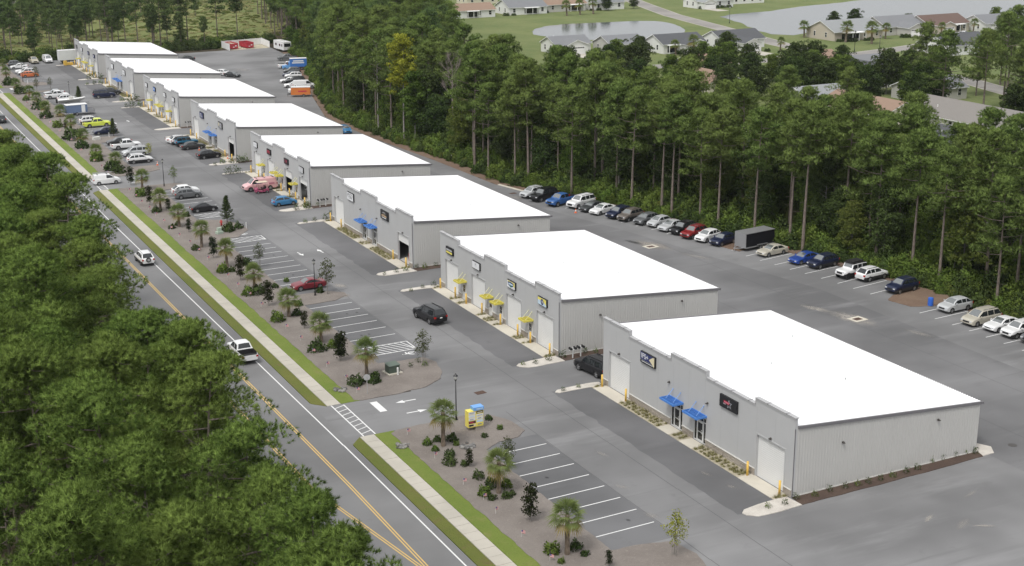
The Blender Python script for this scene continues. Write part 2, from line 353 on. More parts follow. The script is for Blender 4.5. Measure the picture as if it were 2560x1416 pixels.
for i, a in enumerate([(37.6,48.4,2.6,6.0,.15,.75),(36.2,53.6,1.4,4.5,.3,.45),(40.6,40.5,1.2,4.0,.2,.35),(35.0,88.6,2.8,6.5,.25,.55),(37.2,80.5,1.2,6,.35,.35),(-11.6,90.3,1.3,2.4,.2,.5),(-12.8,85.9,1.5,1.6,.2,.8),
      (9.2,1.5,2.6,.9,.5,.12),(18,-3,6,1.0,.9,.05),(26,1,5.5,1.2,.8,.05),(12,-5.6,4.6,.9,.7,.1),(-11.6,20.6,.7,1.8,.5,.1),(-12.4,14.6,.9,1.8,.3,.15),(-3.6,19.5,.5,1.6,.2,.25),(-3.2,16.2,.5,1.2,.4,.3),(7.5,3.6,1.6,.5,.5,.5),(10.5,.5,1.8,.4,-.5,.5),(14,5.5,2.2,.5,.3,.2),(-9.5,27.5,.6,1.8,.2,.2),(32,125,1.6,4,.2,.35),(38,300,3,8,.2,.2),(29.5,30,1.5,6,.1,.2)]):
    stain(*a[:5], SND if i != 3 else (.40,.36,.31), i, a[5])
stain(33.6,91.2,1.0,3.2,.2,(.03,.03,.03),40,.8)
for i in range(14):
    stain(rnd.uniform(-17,-13.6), rnd.choice([14.8,17.5,20.1,25.3,70,73,78.5,93,98,103,109,114,145]), .35, .5, 0, (.03,.03,.032), 50+i, .5)
# ------------------------------------------------------------------ warehouses
def wallmat(name, c, grain=.05):
    m, t, p = newmat(name); P = pos(t); p.inputs['Roughness'].default_value = .75; p.inputs['Specular IOR Level'].default_value = .3
    n = nz(t, P, .5, 4); n2 = nz(t, P, 1.4, 4, .6, (1,1,.08)); f = nz(t, P, 30, 2)
    c1 = mixc(t, tuple(x*.94 for x in c), tuple(x*1.04 for x in c), n); c1 = mixc(t, c1, tuple(x*.86 for x in c), mathn(t, 'MULTIPLY', ramp(t, n2, .58, .8), .45))
    t.links.new(c1, p.inputs['Base Color']); bump(t, p, f, grain, .01); return m
M_face = wallmat('stucco_grey', (.455, .458, .462)); M_rib = wallmat('ribbed_grey', (.485, .478, .462), .02)
M_roof = simple('white_roof', (.86, .86, .87), .45, noise_amt=.03, nscale=.3)
M_cop = simple('coping_grey', (.40, .40, .405), .5); M_trim = simple('trim_grey', (.165, .16, .168), .5)
M_door = simple('door_white', (.72, .72, .71), .55, noise_amt=.04, nscale=.8); M_alu = simple('white_aluminium', (.68, .68, .67), .4)
M_glass = simple('dark_glass', (.012, .014, .017), .04, spec=.6); M_black = simple('black', (.012, .012, .013), .4); M_dark = simple('dark_inside', (.03, .03, .03), .8)
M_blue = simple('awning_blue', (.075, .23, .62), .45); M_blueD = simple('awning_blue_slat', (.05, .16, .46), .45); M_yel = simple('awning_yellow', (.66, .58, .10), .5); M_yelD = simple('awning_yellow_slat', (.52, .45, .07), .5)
M_rodb = simple('rod_blue', (.20, .37, .72), .4); M_rody = simple('rod_pale', (.72, .70, .42), .4); M_boll = simple('bollard_yellow', (.72, .46, .09), .5, noise_amt=.08, nscale=6)
M_stone = soil('field_stone', (.34, .30, .26), (.42, .38, .33), (.48, .44, .40), .9, .4); M_cap = simple('stone_cap', (.55, .54, .51), .8); M_wood = simple('brown_wood', (.16, .06, .03), .7)
HI, LO = 7.2, 6.62; BL = 31.35; BD = 21.05; RF, RB = 6.45, 4.88
def zroof(x): return RF + (RB-RF)*x/BD
def facade(name, openings, highs):
    mb = MB(); ys = sorted(set([0, BL] + [v for o in openings for v in o[:2]] + [v for h in highs for v in h]))
    for a, b in zip(ys[:-1], ys[1:]):
        m = (a+b)/2; top = HI if any(h[0] < m < h[1] for h in highs) else LO
        zs = 0
        for o in openings:
            if o[0] < m < o[1]: zs = o[2]
        mb.box(0, .25, a, b, zs, top)
    return mb.mesh(name, [M_face])
def coping(highs):
    mb = MB(); ys = [0]; segs = []
    cur = 0
    for h in highs:
        if h[0] > cur: segs.append((cur, h[0], LO))
        segs.append((h[0], h[1], HI)); cur = h[1]
    for a, b, z in segs:
        mb.box(-.07, .34, a-(.07 if z == HI else -.075), b+(.07 if z == HI else -.075), z+.004, z+.07)
        mb.box(-.045, -.002, a+.002, b-.002, z-.16, z+.002)
    for a, b, z in segs:
        if z == HI:
            if a > .5: mb.box(-.06, .33, a-.065, a-.003, LO+.075, HI+.002)
            if b < BL-.5: mb.box(-.06, .33, b+.003, b+.065, LO+.075, HI+.002)
    return mb.mesh('parapet_coping', [M_cop])
def laps(highs):
    mb = MB()
    for k in range(12):
        y = 1.2+k*2.62
        if y > BL-.4: continue
        z = HI if any(h[0] < y < h[1] for h in highs) else LO
        mb.box(-.085, .355, y-.10, y+.03, z+.05, z+.078); mb.box(-.085, -.072, y-.05, y+.03, z-.02, z+.078)
    return mb.mesh('coping_lap', [M_trim])
def joints(openings):
    mb = MB()
    for k in range(1, 12):
        y = k*2.62
        zs = 0
        for o in openings:
            if o[0]-.1 < y < o[1]+.1: zs = o[2]+.1
        mb.box(-.004, .01, y-.012, y+.012, max(zs, .72), LO-.2)
    return mb.mesh('panel_joint', [simple('joint_grey', (.36,.362,.366), .8)])
def wainscot(openings, seed):
    r = random.Random(seed); mb = MB(); mc = MB()
    ys = sorted([o for o in openings]); gaps = []; cur = .05
    for o in ys:
        if o[0] - cur > .1: gaps.append((cur, o[0]-.03))
        cur = o[1]+.03
    if BL-cur > .1: gaps.append((cur, BL-.05))
    for a, b in gaps:
        mc.box(-.13, -.001, a, b, .64, .70)
        z = 0
        while z < .62:
            h = min(r.uniform(.1, .2), .63-z)
            if .63-z-h < .05: h = .63-z
            y = a
            while y < b-.01:
                wd = min(r.uniform(.18, .6), b-y)
                if b-y-wd < .08: wd = b-y
                mb.box(-r.uniform(.05, .10), -.001, y+.008, y+wd-.008, z+.006, z+h-.006); y += wd
            z += h
    return mb.mesh('stone_wainscot', [M_stone]), mc.mesh('stone_cap', [M_cap])
def ribwall(mat):
    """near end wall: ribbed steel sheet, in local x from front to back, facing -y"""
    mb = MB(); p = .305; prof = []
    x = .25
    while x < BD-.02:
        prof += [(x, 0), (x+.17, 0), (x+.2, -.022), (x+.27, -.022), (x+.30, 0)]; x += p
    prof = [(min(a, BD), b) for a, b in prof] + [(BD, 0)]
    for (a, da), (b, db) in zip(prof[:-1], prof[1:]):
        if b-a < 1e-4: continue
        mb.quad((a,da,.12),(b,db,.12),(b,db,zroof(b)-.02),(a,da,zroof(a)-.02))
    return mb.mesh('end_wall', [mat])
def roofmesh():
    mb = MB(); prof = []; y = .02
    while y < BL-.05:
        prof += [(y, 0), (y+.20, 0), (y+.23, .05), (y+.28, .05), (y+.305, 0)]; y += .305
    prof = [(min(a, BL-.02), b) for a, b in prof]
    for (a, da), (b, db) in zip(prof[:-1], prof[1:]):
        if b-a < 1e-4: continue
        mb.quad((.26,a,zroof(.26)+da),(BD+.2,a,zroof(BD+.2)+da),(BD+.2,b,zroof(BD+.2)+db),(.26,b,zroof(.26)+db))
    return mb.mesh('roof', [M_roof])
def rake():
    mb = MB()
    for y0, y1 in ((-.12, .03), (BL-.03, BL+.12)):
        n = len(mb.v)
        mb.v += [(.30,y0,zroof(.3)-.19),(BD+.32,y0,zroof(BD+.32)-.19),(BD+.32,y1,zroof(BD+.32)-.19),(.30,y1,zroof(.3)-.19),(.30,y0,zroof(.3)+.07),(BD+.32,y0,zroof(BD+.32)+.07),(BD+.32,y1,zroof(BD+.32)+.07),(.30,y1,zroof(.3)+.07)]
        for f in ((0,3,2,1),(4,5,6,7),(0,1,5,4),(1,2,6,5),(2,3,7,6),(3,0,4,7)): mb.f.append(tuple(n+i for i in f)); mb.m.append(0)
    mb.box(BD+.16, BD+.30, .03, BL-.03, zroof(BD)-.2, zroof(BD)-.07)
    return mb.mesh('roof_trim', [M_trim])
def corner():
    mb = MB(); mb.box(-.012, .075, -.03, -.002, 0, RF-.2); return mb.mesh('corner_trim', [M_trim])
def base_trim():
    mb = MB(); mb.box(.3, BD, -.06, .0, .0, .12); return mb.mesh('base_trim', [M_cap])
def shell():
    mb = MB(); mb.box(BD-.2, BD, .02, BL-.02, 0, zroof(BD)-.03); mb.box(.25, BD-.2, BL-.2, BL-.02, 0, RB-.2); mb.poly([(.25,.05,.01),(BD-.2,.05,.01),(BD-.2,BL-.2,.01),(.25,BL-.2,.01)])
    mb.quad((.25,BL-.02,RB-.2),(BD-.2,BL-.02,RB-.2),(BD-.2,BL-.02,zroof(BD-.2)-.02),(.25,BL-.02,RF-.03))
    return mb.mesh('back_wall', [M_rib])
def rollup(wd, ht, op=0):
    """sectional slatted door; op = how much of it is rolled up"""
    mb = MB(); z = op; pitch = .19
    while z < ht-.01:
        h = min(pitch, ht-z); mb.box(-.012, .03, .02, wd-.02, z+.012, z+h-.012); mb.box(.004, .03, .02, wd-.02, z+h-.012, z+h+.012 if z+h < ht-.02 else ht); z += pitch
    mb.box(-.03, .035, .02, wd-.02, op, op+.06); return mb.mesh('rollup_door', [M_door])
def doorframe(wd, ht):
    mb = MB(); mb.box(-.245, .005, -.001, .06, 0, ht); mb.box(-.245, .005, wd-.06, wd+.001, 0, ht); mb.box(-.245, .005, .06, wd-.06, ht-.06, ht+.001); mb.box(-.275, -.246, -.10, .03, 0, ht+.1); mb.box(-.275, -.246, wd-.03, wd+.10, 0, ht+.1); mb.box(-.275, -.246, .03, wd-.03, ht-.03, ht+.1)
    return mb.mesh('door_frame', [M_face])
def awning(mf, mslat, mrod, wd, out):
    fr = MB(); fr.box(-out,-out+.07,0,wd,-.18,.02); fr.box(-out+.07,0,0,.06,-.18,.02); fr.box(-out+.07,0,wd-.06,wd,-.18,.02); fr.box(-.06,0,.06,wd-.06,-.18,.02)
    sl = MB(); n = int(wd/.13)
    for k in range(1, n):
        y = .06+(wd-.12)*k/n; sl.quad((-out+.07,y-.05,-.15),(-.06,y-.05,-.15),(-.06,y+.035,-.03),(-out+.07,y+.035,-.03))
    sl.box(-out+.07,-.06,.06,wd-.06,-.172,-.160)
    for t in (.33, .66): sl.box(-out*t-.02,-out*t+.02,.06,wd-.06,-.03,.0)
    rods = []
    for y in (wd*.22, wd*.76): q = MB(); q.cone((-out*.72,y,0),(-.01,y+.03,.82),.028,.028,6); q.ball((-.03,y+.03,.82),.06,6,4); rods.append(('tie_rod', q.mesh('tie_rod', [mrod]), []))
    return ('awning', fr.mesh('awning', [mf]), [('awning_slats', sl.mesh('awning_slats', [mslat]), [])] + rods)
def storefront():
    fr = MB(); wd, ht = 1.95, 2.62
    for y in (0, .42, 1.45, wd-.06): fr.box(-.03,.06,y,y+.07,0,ht)
    fr.box(-.03,.06,.07,wd-.06,ht-.08,ht); fr.box(-.028,.058,.07,wd-.06,2.08,2.16); fr.box(-.028,.058,.07,.42,0,.10); fr.box(-.028,.058,1.52,wd-.06,0,.10)
    gl = MB(); gl.box(.01,.03,.03,wd-.03,.05,ht-.04)
    lf = MB(); lf.box(-.05,-.001,.49,.58,.0,2.06); lf.box(-.05,-.001,1.36,1.45,0,2.06); lf.box(-.05,-.001,.58,1.36,1.94,2.06); lf.box(-.05,-.001,.58,1.36,0,.22)
    hd = MB(); hd.cone((-.11,.66,.9),(-.11,.66,1.3),.02,.02,6); hd.cone((-.11,.66,.93),(-.04,.66,.93),.015,.015,5); hd.cone((-.11,.66,1.27),(-.04,.66,1.27),.015,.015,5); hd.box(-.075,-.045,.58,1.36,1.0,1.05)
    return ('storefront', fr.mesh('storefront', [M_alu]), [('pane', gl.mesh('pane', [M_glass]), []), ('door_leaf', lf.mesh('door_leaf', [M_alu]), []), ('handle', hd.mesh('handle', [M_alu]), [])])
def mandoor():
    lf = MB(); lf.box(-.04,.02,.0,1.0,0,2.1); fr = MB(); fr.box(-.06,.03,-.09,-.001,0,2.19); fr.box(-.06,.03,1.001,1.09,0,2.19); fr.box(-.06,.03,.0,1.0,2.101,2.19)
    gl = MB(); gl.box(-.055,-.042,.22,.78,1.05,1.9); kn = MB(); kn.ball((-.08,.9,1.0),.045,6,4)
    mu = MB(); mu.box(-.062,-.056,.48,.52,1.06,1.89); mu.box(-.062,-.056,.23,.77,1.45,1.49)
    return ('entry_door', lf.mesh('entry_door', [M_door]), [('door_frame', fr.mesh('door_frame', [M_alu]), []), ('pane', gl.mesh('pane', [M_glass]), []), ('muntin', mu.mesh('muntin', [M_alu]), []), ('handle', kn.mesh('handle', [M_black]), [])])
def walllight():
    mb = MB(); mb.poly([(-.02,-.14,.10),(-.02,.14,.10),(-.34,.12,-.02),(-.34,-.12,-.02)]); mb.poly([(-.34,-.12,-.02),(-.34,.12,-.02),(-.34,.12,-.09),(-.34,-.12,-.09)]); mb.poly([(-.02,-.14,.10),(-.34,-.12,-.02),(-.34,-.12,-.09),(-.02,-.14,-.12)]); mb.poly([(-.02,.14,.10),(-.02,.14,-.12),(-.34,.12,-.09),(-.34,.12,-.02)]); mb.box(-.03,0,-.09,.09,-.13,.11)
    mb.v = [(a*.72, b*.72, c*.72) for a, b, c in mb.v]; return mb.mesh('wall_light', [simple('lamp_bronze', (.05,.045,.04), .5)])
HB = [(0,5.45),(13.0,18.75),(26.4,BL)]; HY = [(0,5.4),(13.0,18.4),(26.0,BL)]
GB = [(1.15,5.15),(26.1,30.2)]; GY = [(1.2,5.2),(8.9,12.75),(18.3,22.2),(25.95,29.9)]
SB = [12.75,16.6]; DY = [6.2,13.65,16.35,23.8]
OB = [(a,b,3.98) for a,b in GB] + [(y,y+1.95,2.62) for y in SB]; OY = [(a,b,3.98) for a,b in GY] + [(y,y+1.0,2.1) for y in DY]
K_ = {}
for ty, O, H in (('b', OB, HB), ('y', OY, HY)):
    ws, cp = wainscot(O, 3 if ty == 'b' else 4)
    K_[ty] = [('facade', facade('facade', O, H)), ('parapet_coping', coping(H)), ('coping_lap', laps(H)), ('panel_joint', joints(O)), ('stone_wainscot', ws), ('stone_cap', cp)]
COMMON = [('end_wall', ribwall(M_rib)), ('roof', roofmesh()), ('roof_trim', rake()), ('corner_trim', corner()), ('base_trim', base_trim()), ('back_wall', shell())]
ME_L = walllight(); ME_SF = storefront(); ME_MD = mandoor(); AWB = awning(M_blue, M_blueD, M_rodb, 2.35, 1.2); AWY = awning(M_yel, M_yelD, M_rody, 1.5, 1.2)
RU = {}; FRM = {}
mb = MB(); mb.cone((0,0,0),(0,0,.22),.05,.05,8); ME_RV = mb.mesh('roof_vent', [M_cop])
def sub(kit, par, loc):
    o = add(kit[0], kit[1], par, loc)
    for c in kit[2]: add(c[0], c[1], o)
    return o
YN = [12.02, 52.9, 93.5, 135.0, 176.25, 218.1, 260.3, 302.35]
TYP = 'bybybyby'
WORD = ['nearest', 'second', 'third', 'fourth', 'fifth', 'sixth', 'seventh', 'farthest']
LBL = ['nearest grey warehouse with blue awnings and white roof, at lower right', 'grey warehouse with yellow awnings, second from the front, black car before it', 'third grey warehouse from the front, blue awnings and half open door', 'fourth grey warehouse from the front, pink van parked at its yellow awnings',
       'fifth grey warehouse from the front, cars parked facing its blue awnings', 'sixth grey warehouse from the front, with three yellow awnings and no cars', 'seventh grey warehouse from the front, dark blue car parked before blue awnings', 'farthest grey warehouse of the row, white box trailer behind it']
OPENB = {(2,0): 2.75, (3,0): 2.95, (3,1): 2.6, (4,0): 2.9}
BLD = []
for i, y0 in enumerate(YN):
    b = empty('warehouse', (0, y0, 0)); tag(b, LBL[i], 'warehouse', 'row of grey warehouses'); BLD.append(b)
    for n, me in K_[TYP[i]] + COMMON:
        o = add(n, me, b)
        if n in ('stone_wainscot', 'coping_lap', 'panel_joint', 'stone_cap'): o['kind'] = 'stuff'
    o = add('end_wall', COMMON[0][1], b, (0, BL, 0)); o.scale = (1, -1, 1)
    G = GB if TYP[i] == 'b' else GY
    for j, (a, c) in enumerate(G):
        wd = c-a; op = OPENB.get((i, j), 0); key = (round(wd, 2), op)
        if key not in RU: RU[key] = rollup(wd, 3.95, op)
        if key[0] not in FRM: FRM[key[0]] = doorframe(wd, 3.98)
        add('rollup_door', RU[key], b, (.21, a, 0)); add('door_frame', FRM[key[0]], b, (.247, a, 0)); add('wall_light', ME_L, b, (0, (a+c)/2, 4.27))
    if TYP[i] == 'b':
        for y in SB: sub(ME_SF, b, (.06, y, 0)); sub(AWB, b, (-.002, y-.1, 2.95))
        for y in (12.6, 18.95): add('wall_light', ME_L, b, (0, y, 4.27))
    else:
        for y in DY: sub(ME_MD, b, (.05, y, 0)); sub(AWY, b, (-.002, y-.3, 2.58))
    for x, z in ((5.2,4.1),(16.0,4.15)): o = add('wall_light', ME_L, b, (x, -.05, z), R_(90))
    for x, y in ((13,9),(9,15),(17,22)): add('roof_vent', ME_RV, b, (x, y, zroof(x)))
    # front strip
    st = MB(); 
    for (a, c) in G: st.box(-1.62,-.001,a-.35,c+.35,-.1,.045)
    dy = SB if TYP[i] == 'b' else DY
    pads = [(y-.05, y+2.0) if TYP[i] == 'b' else (y-.15, y+1.1) for y in dy]
    for a, c in pads: st.box(-1.62,-.14,a,c,-.1,.045)
    o = st.build('concrete_apron', M_pad, None, loc=(0, y0, 0)); o['kind'] = 'structure'
    allp = sorted([(a-.35, c+.35) for a, c in G] + pads); cur = .3; beds = []
    for a, c in allp + [(BL-.2, BL)]:
        if a-cur > .2: beds.append((cur, a))
        cur = max(cur, c)
    pb = MB()
    for a, c in beds: pb.box(-1.6,-.12,a+.002,c-.002,-.1,.03)
    o = pb.build('planting_strip', M_pebble, None, loc=(0, y0, 0)); o['kind'] = 'structure'
    b['beds'] = [v for q in beds for v in q]
    sheet('dark_asphalt', wob([(-1.63,y0-1),(-1.63,y0+BL+.6),(-5.9,y0+BL+.4),(-6.0,y0-.6)], .8, .28, i), .005, M_new, lot)
    for q in ([(-.1,-1.6),(-.3,.25),(-1.65,.35),(-3.4,.2),(-5.0,-.1),(-5.5,-.55),(-5.4,-1.0),(-4.7,-1.7),(-3,-1.75)], [(-.2,BL-.6),(-.2,BL+.55),(-1.6,BL+.75),(-5.2,BL+.5),(-5.7,BL+0),(-5.4,BL-.35),(-3,BL-.35),(-1.6,BL-.45)]):
        gm = MB(); gm.slab(wob([(x, y0+y) for x, y in q], .5, .09, i), -.1, .055); struct('gravel_tongue', gm, M_gravel)
    mm = MB(); mm.slab(wob([(.1,y0-.05),(-.2,y0-1.55),(6,y0-1.5),(14,y0-1.35),(20.8,y0-1.1),(21.3,y0-.05)], .6, .1, i+3), -.1, .05); struct('bark_bed', mm, M_bark)
gm = MB(); gm.slab(wob([(20.9,10.95),(22.3,11.0),(23.1,12.2),(22.4,13.6),(21.3,13.6),(21.2,12.0)], .4, .08, 2), -.1, .06); struct('gravel_tongue', gm, M_gravel)
# ------------------------------------------------------------------ vehicles
m, t, p = newmat('car_paint'); oi = t.nodes.new('ShaderNodeObjectInfo'); t.links.new(oi.outputs['Color'], p.inputs['Base Color'])
p.inputs['Roughness'].default_value = .32; p.inputs['Coat Weight'].default_value = .4; p.inputs['Coat Roughness'].default_value = .06; p.inputs['Metallic'].default_value = .15; p.inputs['Specular IOR Level'].default_value = .35
M_paint = m
M_cglass = simple('car_glass', (.018, .021, .024), .03, spec=.8); M_wsh = simple('windscreen_glass', (.10, .11, .11), .05, spec=1.0); MATS['windscreen_glass'].node_tree.nodes['Principled BSDF'].inputs['IOR'].default_value = 1.9; M_plast = simple('black_plastic', (.018, .018, .019), .55); M_tyre = simple('tyre_rubber', (.016, .016, .016), .8)  # windscreen base colour is paler than the side glass, painting in reflected sky
M_rim = simple('alloy_rim', (.50, .50, .51), .3, metal=.7); M_hl = simple('headlight_lens', (.62, .64, .66), .12, spec=.8); M_tl = simple('taillight_red', (.40, .015, .012), .2); M_plate = simple('licence_plate', (.72, .72, .70), .5); M_chrome = simple('chrome', (.6, .6, .62), .15, metal=.9)
def lerp(a, b, t): return a+(b-a)*t
def interp(x, pts):
    if x <= pts[0][0]: return pts[0][1]
    for (a, va), (b, vb) in zip(pts[:-1], pts[1:]):
        if x <= b:
            t = (x-a)/(b-a) if b > a else 1; return lerp(va, vb, t)
    return pts[-1][1]
def tyre_mesh(r, wd):
    mb = MB(); prof = [(r*.66,-wd/2),(r*.92,-wd/2),(r,-wd*.36),(r,wd*.36),(r*.92,wd/2),(r*.66,wd/2)]; n = 20
    for (r0, y0), (r1, y1) in zip(prof[:-1], prof[1:]):
        for k in range(n):
            a, b = 2*math.pi*k/n, 2*math.pi*(k+1)/n
            mb.quad((r0*math.cos(a),y0,r0*math.sin(a)),(r0*math.cos(b),y0,r0*math.sin(b)),(r1*math.cos(b),y1,r1*math.sin(b)),(r1*math.cos(a),y1,r1*math.sin(a)))
    return mb.mesh('wheel', [M_tyre], True)
def rim_mesh(r, wd, mat, nsp=5):
    mb = MB(); n = 20; y = wd*.36
    for s in (1, -1):
        mb.poly([(r*.67*math.cos(2*math.pi*k/n), s*y*.7, r*.67*math.sin(2*math.pi*k/n)) for k in range(n)][::s], 1)
        for k in range(nsp):
            a = 2*math.pi*k/nsp+.3; c, q = math.cos(a), math.sin(a); h = r*.10
            mb.poly([(-q*h, s*y, c*h), (c*r*.62-q*h*1.1, s*y, q*r*.62+c*h*1.1), (c*r*.62+q*h*1.1, s*y, q*r*.62-c*h*1.1), (q*h, s*y, -c*h)][::s])
        for k in range(n):
            a, b = 2*math.pi*k/n, 2*math.pi*(k+1)/n
            mb.quad((r*.58*math.cos(a),s*y,r*.58*math.sin(a)),(r*.58*math.cos(b),s*y,r*.58*math.sin(b)),(r*.70*math.cos(b),s*y*1.05,r*.70*math.sin(b)),(r*.70*math.cos(a),s*y*1.05,r*.70*math.sin(a)))
        mb.poly([(r*.17*math.cos(2*math.pi*k/8), s*y*1.04, r*.17*math.sin(2*math.pi*k/8)) for k in range(8)][::s])
    return mb.mesh('rim', [mat, M_black])
WH = {}
def wheel_kit(r, wd, dark=False):
    k = (r, wd, dark)
    if k not in WH: WH[k] = (tyre_mesh(r, wd), rim_mesh(r, wd, M_plast if dark else M_rim, 5))
    return WH[k]
def car_kit(L=4.7, W=1.85, zb=.24, zn=.62, hood=.86, cowl=.98, belt=1.0, roof=1.48, xa0=1.25, xa1=1.95, xd1=3.7, xd0=4.35, deck=None, rear=.95, wr=.33, wx=(.92, 3.72), pil=(2.75,), bed=None, wtop=.72, rails=False, flat=.0, darkrim=False, clad=False, cargo=False, roofmat=None, xw0=None, tumble=.93, gmat=None):
    """kit of one vehicle; x measured back from the nose, then turned so that the nose points to +x"""
    hw = W/2; deck = deck or belt
    X = lambda x: L/2-x
    xs = set([0, .05, .12, .25, .45, xa0, xa1, xd1, xd0, L-.3, L-.14, L-.05, L])
    for c in wx:
        for k in range(-5, 6): xs.add(round(c+k*.2*wr*1.16, 3))
    k = 0
    while k < L: xs.add(round(k, 3)); k += .3
    if bed: xs |= {bed, bed+.02, L-.12, L-.10}
    for a in pil: xs |= {a-.05, a+.05}
    xs = sorted(v for v in xs if 0 <= v <= L)
    ys = [xs[0]]
    for v in xs[1:]:
        if v-ys[-1] > .012: ys.append(v)
    xs = ys
    def plan(x):
        u = abs(2*x/L-1); return hw*(1-.16*max(0, (u-.72)/.28)**2.2)
    top = [(0, zn*.78), (.05, zn), (.14, lerp(zn, hood, .55)), (.35, hood), (xa0*.8, lerp(hood, cowl, .75)), (xa0, cowl), (xa0+.15, belt), (xd0-.15, belt), (xd0, deck), (L-.22, lerp(deck, rear, .6)), (L-.06, rear*.97), (L, rear*.72)]
    if bed: top = top[:7] + [(bed, belt), (L-.06, belt*.995), (L, belt*.9)]
    if xd0 >= L-.12: top = top[:7] + [(L-.08, belt), (L, belt*.86)]
    body = MB(); dark = MB(); ra = wr*1.14
    rings = []
    for x in xs:
        w = plan(x); zt = interp(x, top); arch = 0
        for c in wx:
            d = abs(x-c)
            if d < ra: arch = max(arch, wr + math.sqrt(ra*ra-d*d)*.96)
        zl = zb + (.14*(1-min(1, x/.25)) + .16*(1-min(1, (L-x)/.3)))
        z1 = max(zl+.03, arch); zm = max(lerp(zl, zt, .5), z1+.03); zs = max(zt-.10, zm+.02)
        r = [(0, zl), (w*.80, max(zl, arch)), (w*.975, z1), (w, zm), (w*.985, zs), (w*.90, zt), (w*.5, zt+.015+flat), (0, zt+.025+flat)]
        if bed and bed < x < L-.11:
            r[5] = (w*.90, zt); r[6] = (w*.84, .72); r[7] = (0, .72)
        rings.append((X(x), r))
    for (x0, a), (x1, b) in zip(rings[:-1], rings[1:]):
        for k in range(7):
            for s in (1, -1):
                q = [(x0, s*a[k][0], a[k][1]), (x1, s*b[k][0], b[k][1]), (x1, s*b[k+1][0], b[k+1][1]), (x0, s*a[k+1][0], a[k+1][1])]
                if s < 0: q = q[::-1]
                inbed = bed and k >= 5 and (L/2-x0) >= bed-.001
                (dark if (k < 2 or (clad and k == 2) or inbed) else body).quad(*q)
    for (x, r), f in ((rings[0], 1), (rings[-1], -1)):
        body.poly(([(x, y, z) for y, z in r[1:]] + [(x, -y, z) for y, z in r[1:][::-1]])[::f])
    # cabin
    xe = bed if bed else xd0
    side = [(xa0, belt-.03), (lerp(xa0, xa1, .5), lerp(belt, roof, .53)), (xa1, roof-.045), (xa1+.35, roof-.01), ((xa1+xd1)/2, roof), (xd1-.3, roof-.015), (xd1, roof-.05), (lerp(xd1, xe, .5), lerp(roof, belt, .53)), (xe, belt-.03)]
    cs = set([xa0, xa1, xd1, xe, (xa1+xd1)/2, xa1+.35, xd1-.3, lerp(xa0, xa1, .5), lerp(xd1, xe, .5), xa0+.08, xe-.06, xa0+(xa1-xa0)*.25, xa0+(xa1-xa0)*.8, lerp(xd1, xe, .2), lerp(xd1, xe, .8)])
    for a in pil: cs |= {a-.05, a+.05}
    if xw0: cs.add(xw0)
    cs = sorted(cs); wb = hw*tumble
    sec = []
    for x in cs:
        z = interp(x, side); hf = max(0, (z-belt)/(roof-belt)); wt = lerp(wb, hw*wtop, hf); e = min(.10, .5*max(0, z-belt))
        zsill = belt+.03*min(1, hf*3)
        r = [(wb*1.0, belt-.04), (lerp(wb, wt, .06 if hf > .2 else .0), zsill), (lerp(wb, wt, .9), max(zsill, z-e)), (wt*.96, max(zsill, z-e*.35)), (wt*.80, z), (0, z+.025)]
        sec.append((x, r))
    glass = {}
    roofp = MB()
    def put(where, q, s):
        if s < 0: q = q[::-1]
        where.quad(*q)
    for (xa, a), (xb, b) in zip(sec[:-1], sec[1:]):
        mid = (xa+xb)/2
        for k in range(5):
            for s in (1, -1):
                q = [(X(xa), s*a[k][0], a[k][1]), (X(xb), s*b[k][0], b[k][1]), (X(xb), s*b[k+1][0], b[k+1][1]), (X(xa), s*a[k+1][0], a[k+1][1])]
                tgt = body
                if k == 1 and xa0+(xa1-xa0)*.24 < mid < xe-(xe-xd1)*.18 and not any(abs(mid-v) < .055 for v in pil):
                    if not (cargo and mid > xw0) : tgt = glass.setdefault(('side_window', s, sum(mid > v for v in pil)), MB())
                elif k == 4 and xa0+.05 < mid < xa1: tgt = glass.setdefault('windshield', MB())
                elif k == 4 and xd1 < mid < xe-.03 and not cargo: tgt = glass.setdefault('rear_window', MB())
                elif k >= 3 and xa1 <= mid <= xd1 and roofmat: tgt = roofp
                put(tgt, q, s)
    parts = []
    def mk(mb, name, mats, sm=True):
        me = mb.mesh(name, mats, sm)
        if sm: me.set_sharp_from_angle(angle=R_(38))
        return me
    bm_ = mk(body, 'body', [M_paint]); parts.append(('body', bm_, []))
    parts.append(('underbody', mk(dark, 'underbody', [M_plast]), []))
    if roofmat: parts.append(('roof_panel', mk(roofp, 'roof_panel', [roofmat]), []))
    for k, g in glass.items(): parts.append((k if isinstance(k, str) else 'side_window', mk(g, 'glass', [M_wsh if k == 'windshield' else M_cglass]), []))
    # lamps and trim
    def bx(name, mat, *boxes):
        mb = MB()
        for b in boxes: mb.box(*b)
        parts.append((name, mb.mesh(name, [mat]), []))
    zf = lerp(zn, hood, .2)
    for s in (1, -1):
        y0, y1 = sorted((s*hw*.50, s*hw*.82)); bx('headlight', M_hl, (L/2-.32, L/2-.035, y0, y1, zf-.10, zf+.035))
        y0, y1 = sorted((s*hw*.66, s*hw*.90)); zr = rear if not bed else belt-.12; bx('taillight', M_tl, (-L/2-.005, -L/2+.20, y0, y1, zr-.26, zr-.05))
        y0, y1 = sorted((s*hw*.97, s*(hw+.16))); bx('mirror', M_plast if darkrim else M_paint, (X(xa0+.42), X(xa0+.28), y0, y1, belt+.0, belt+.14))
    bx('grille', M_plast, (L/2-.2, L/2+.012, -hw*.46, hw*.46, zb+.28, zf-.02)); bx('licence_plate', M_plate, (-L/2-.02, -L/2+.05, -.16, .16, (rear if not bed else belt)-.30, (rear if not bed else belt)-.17))
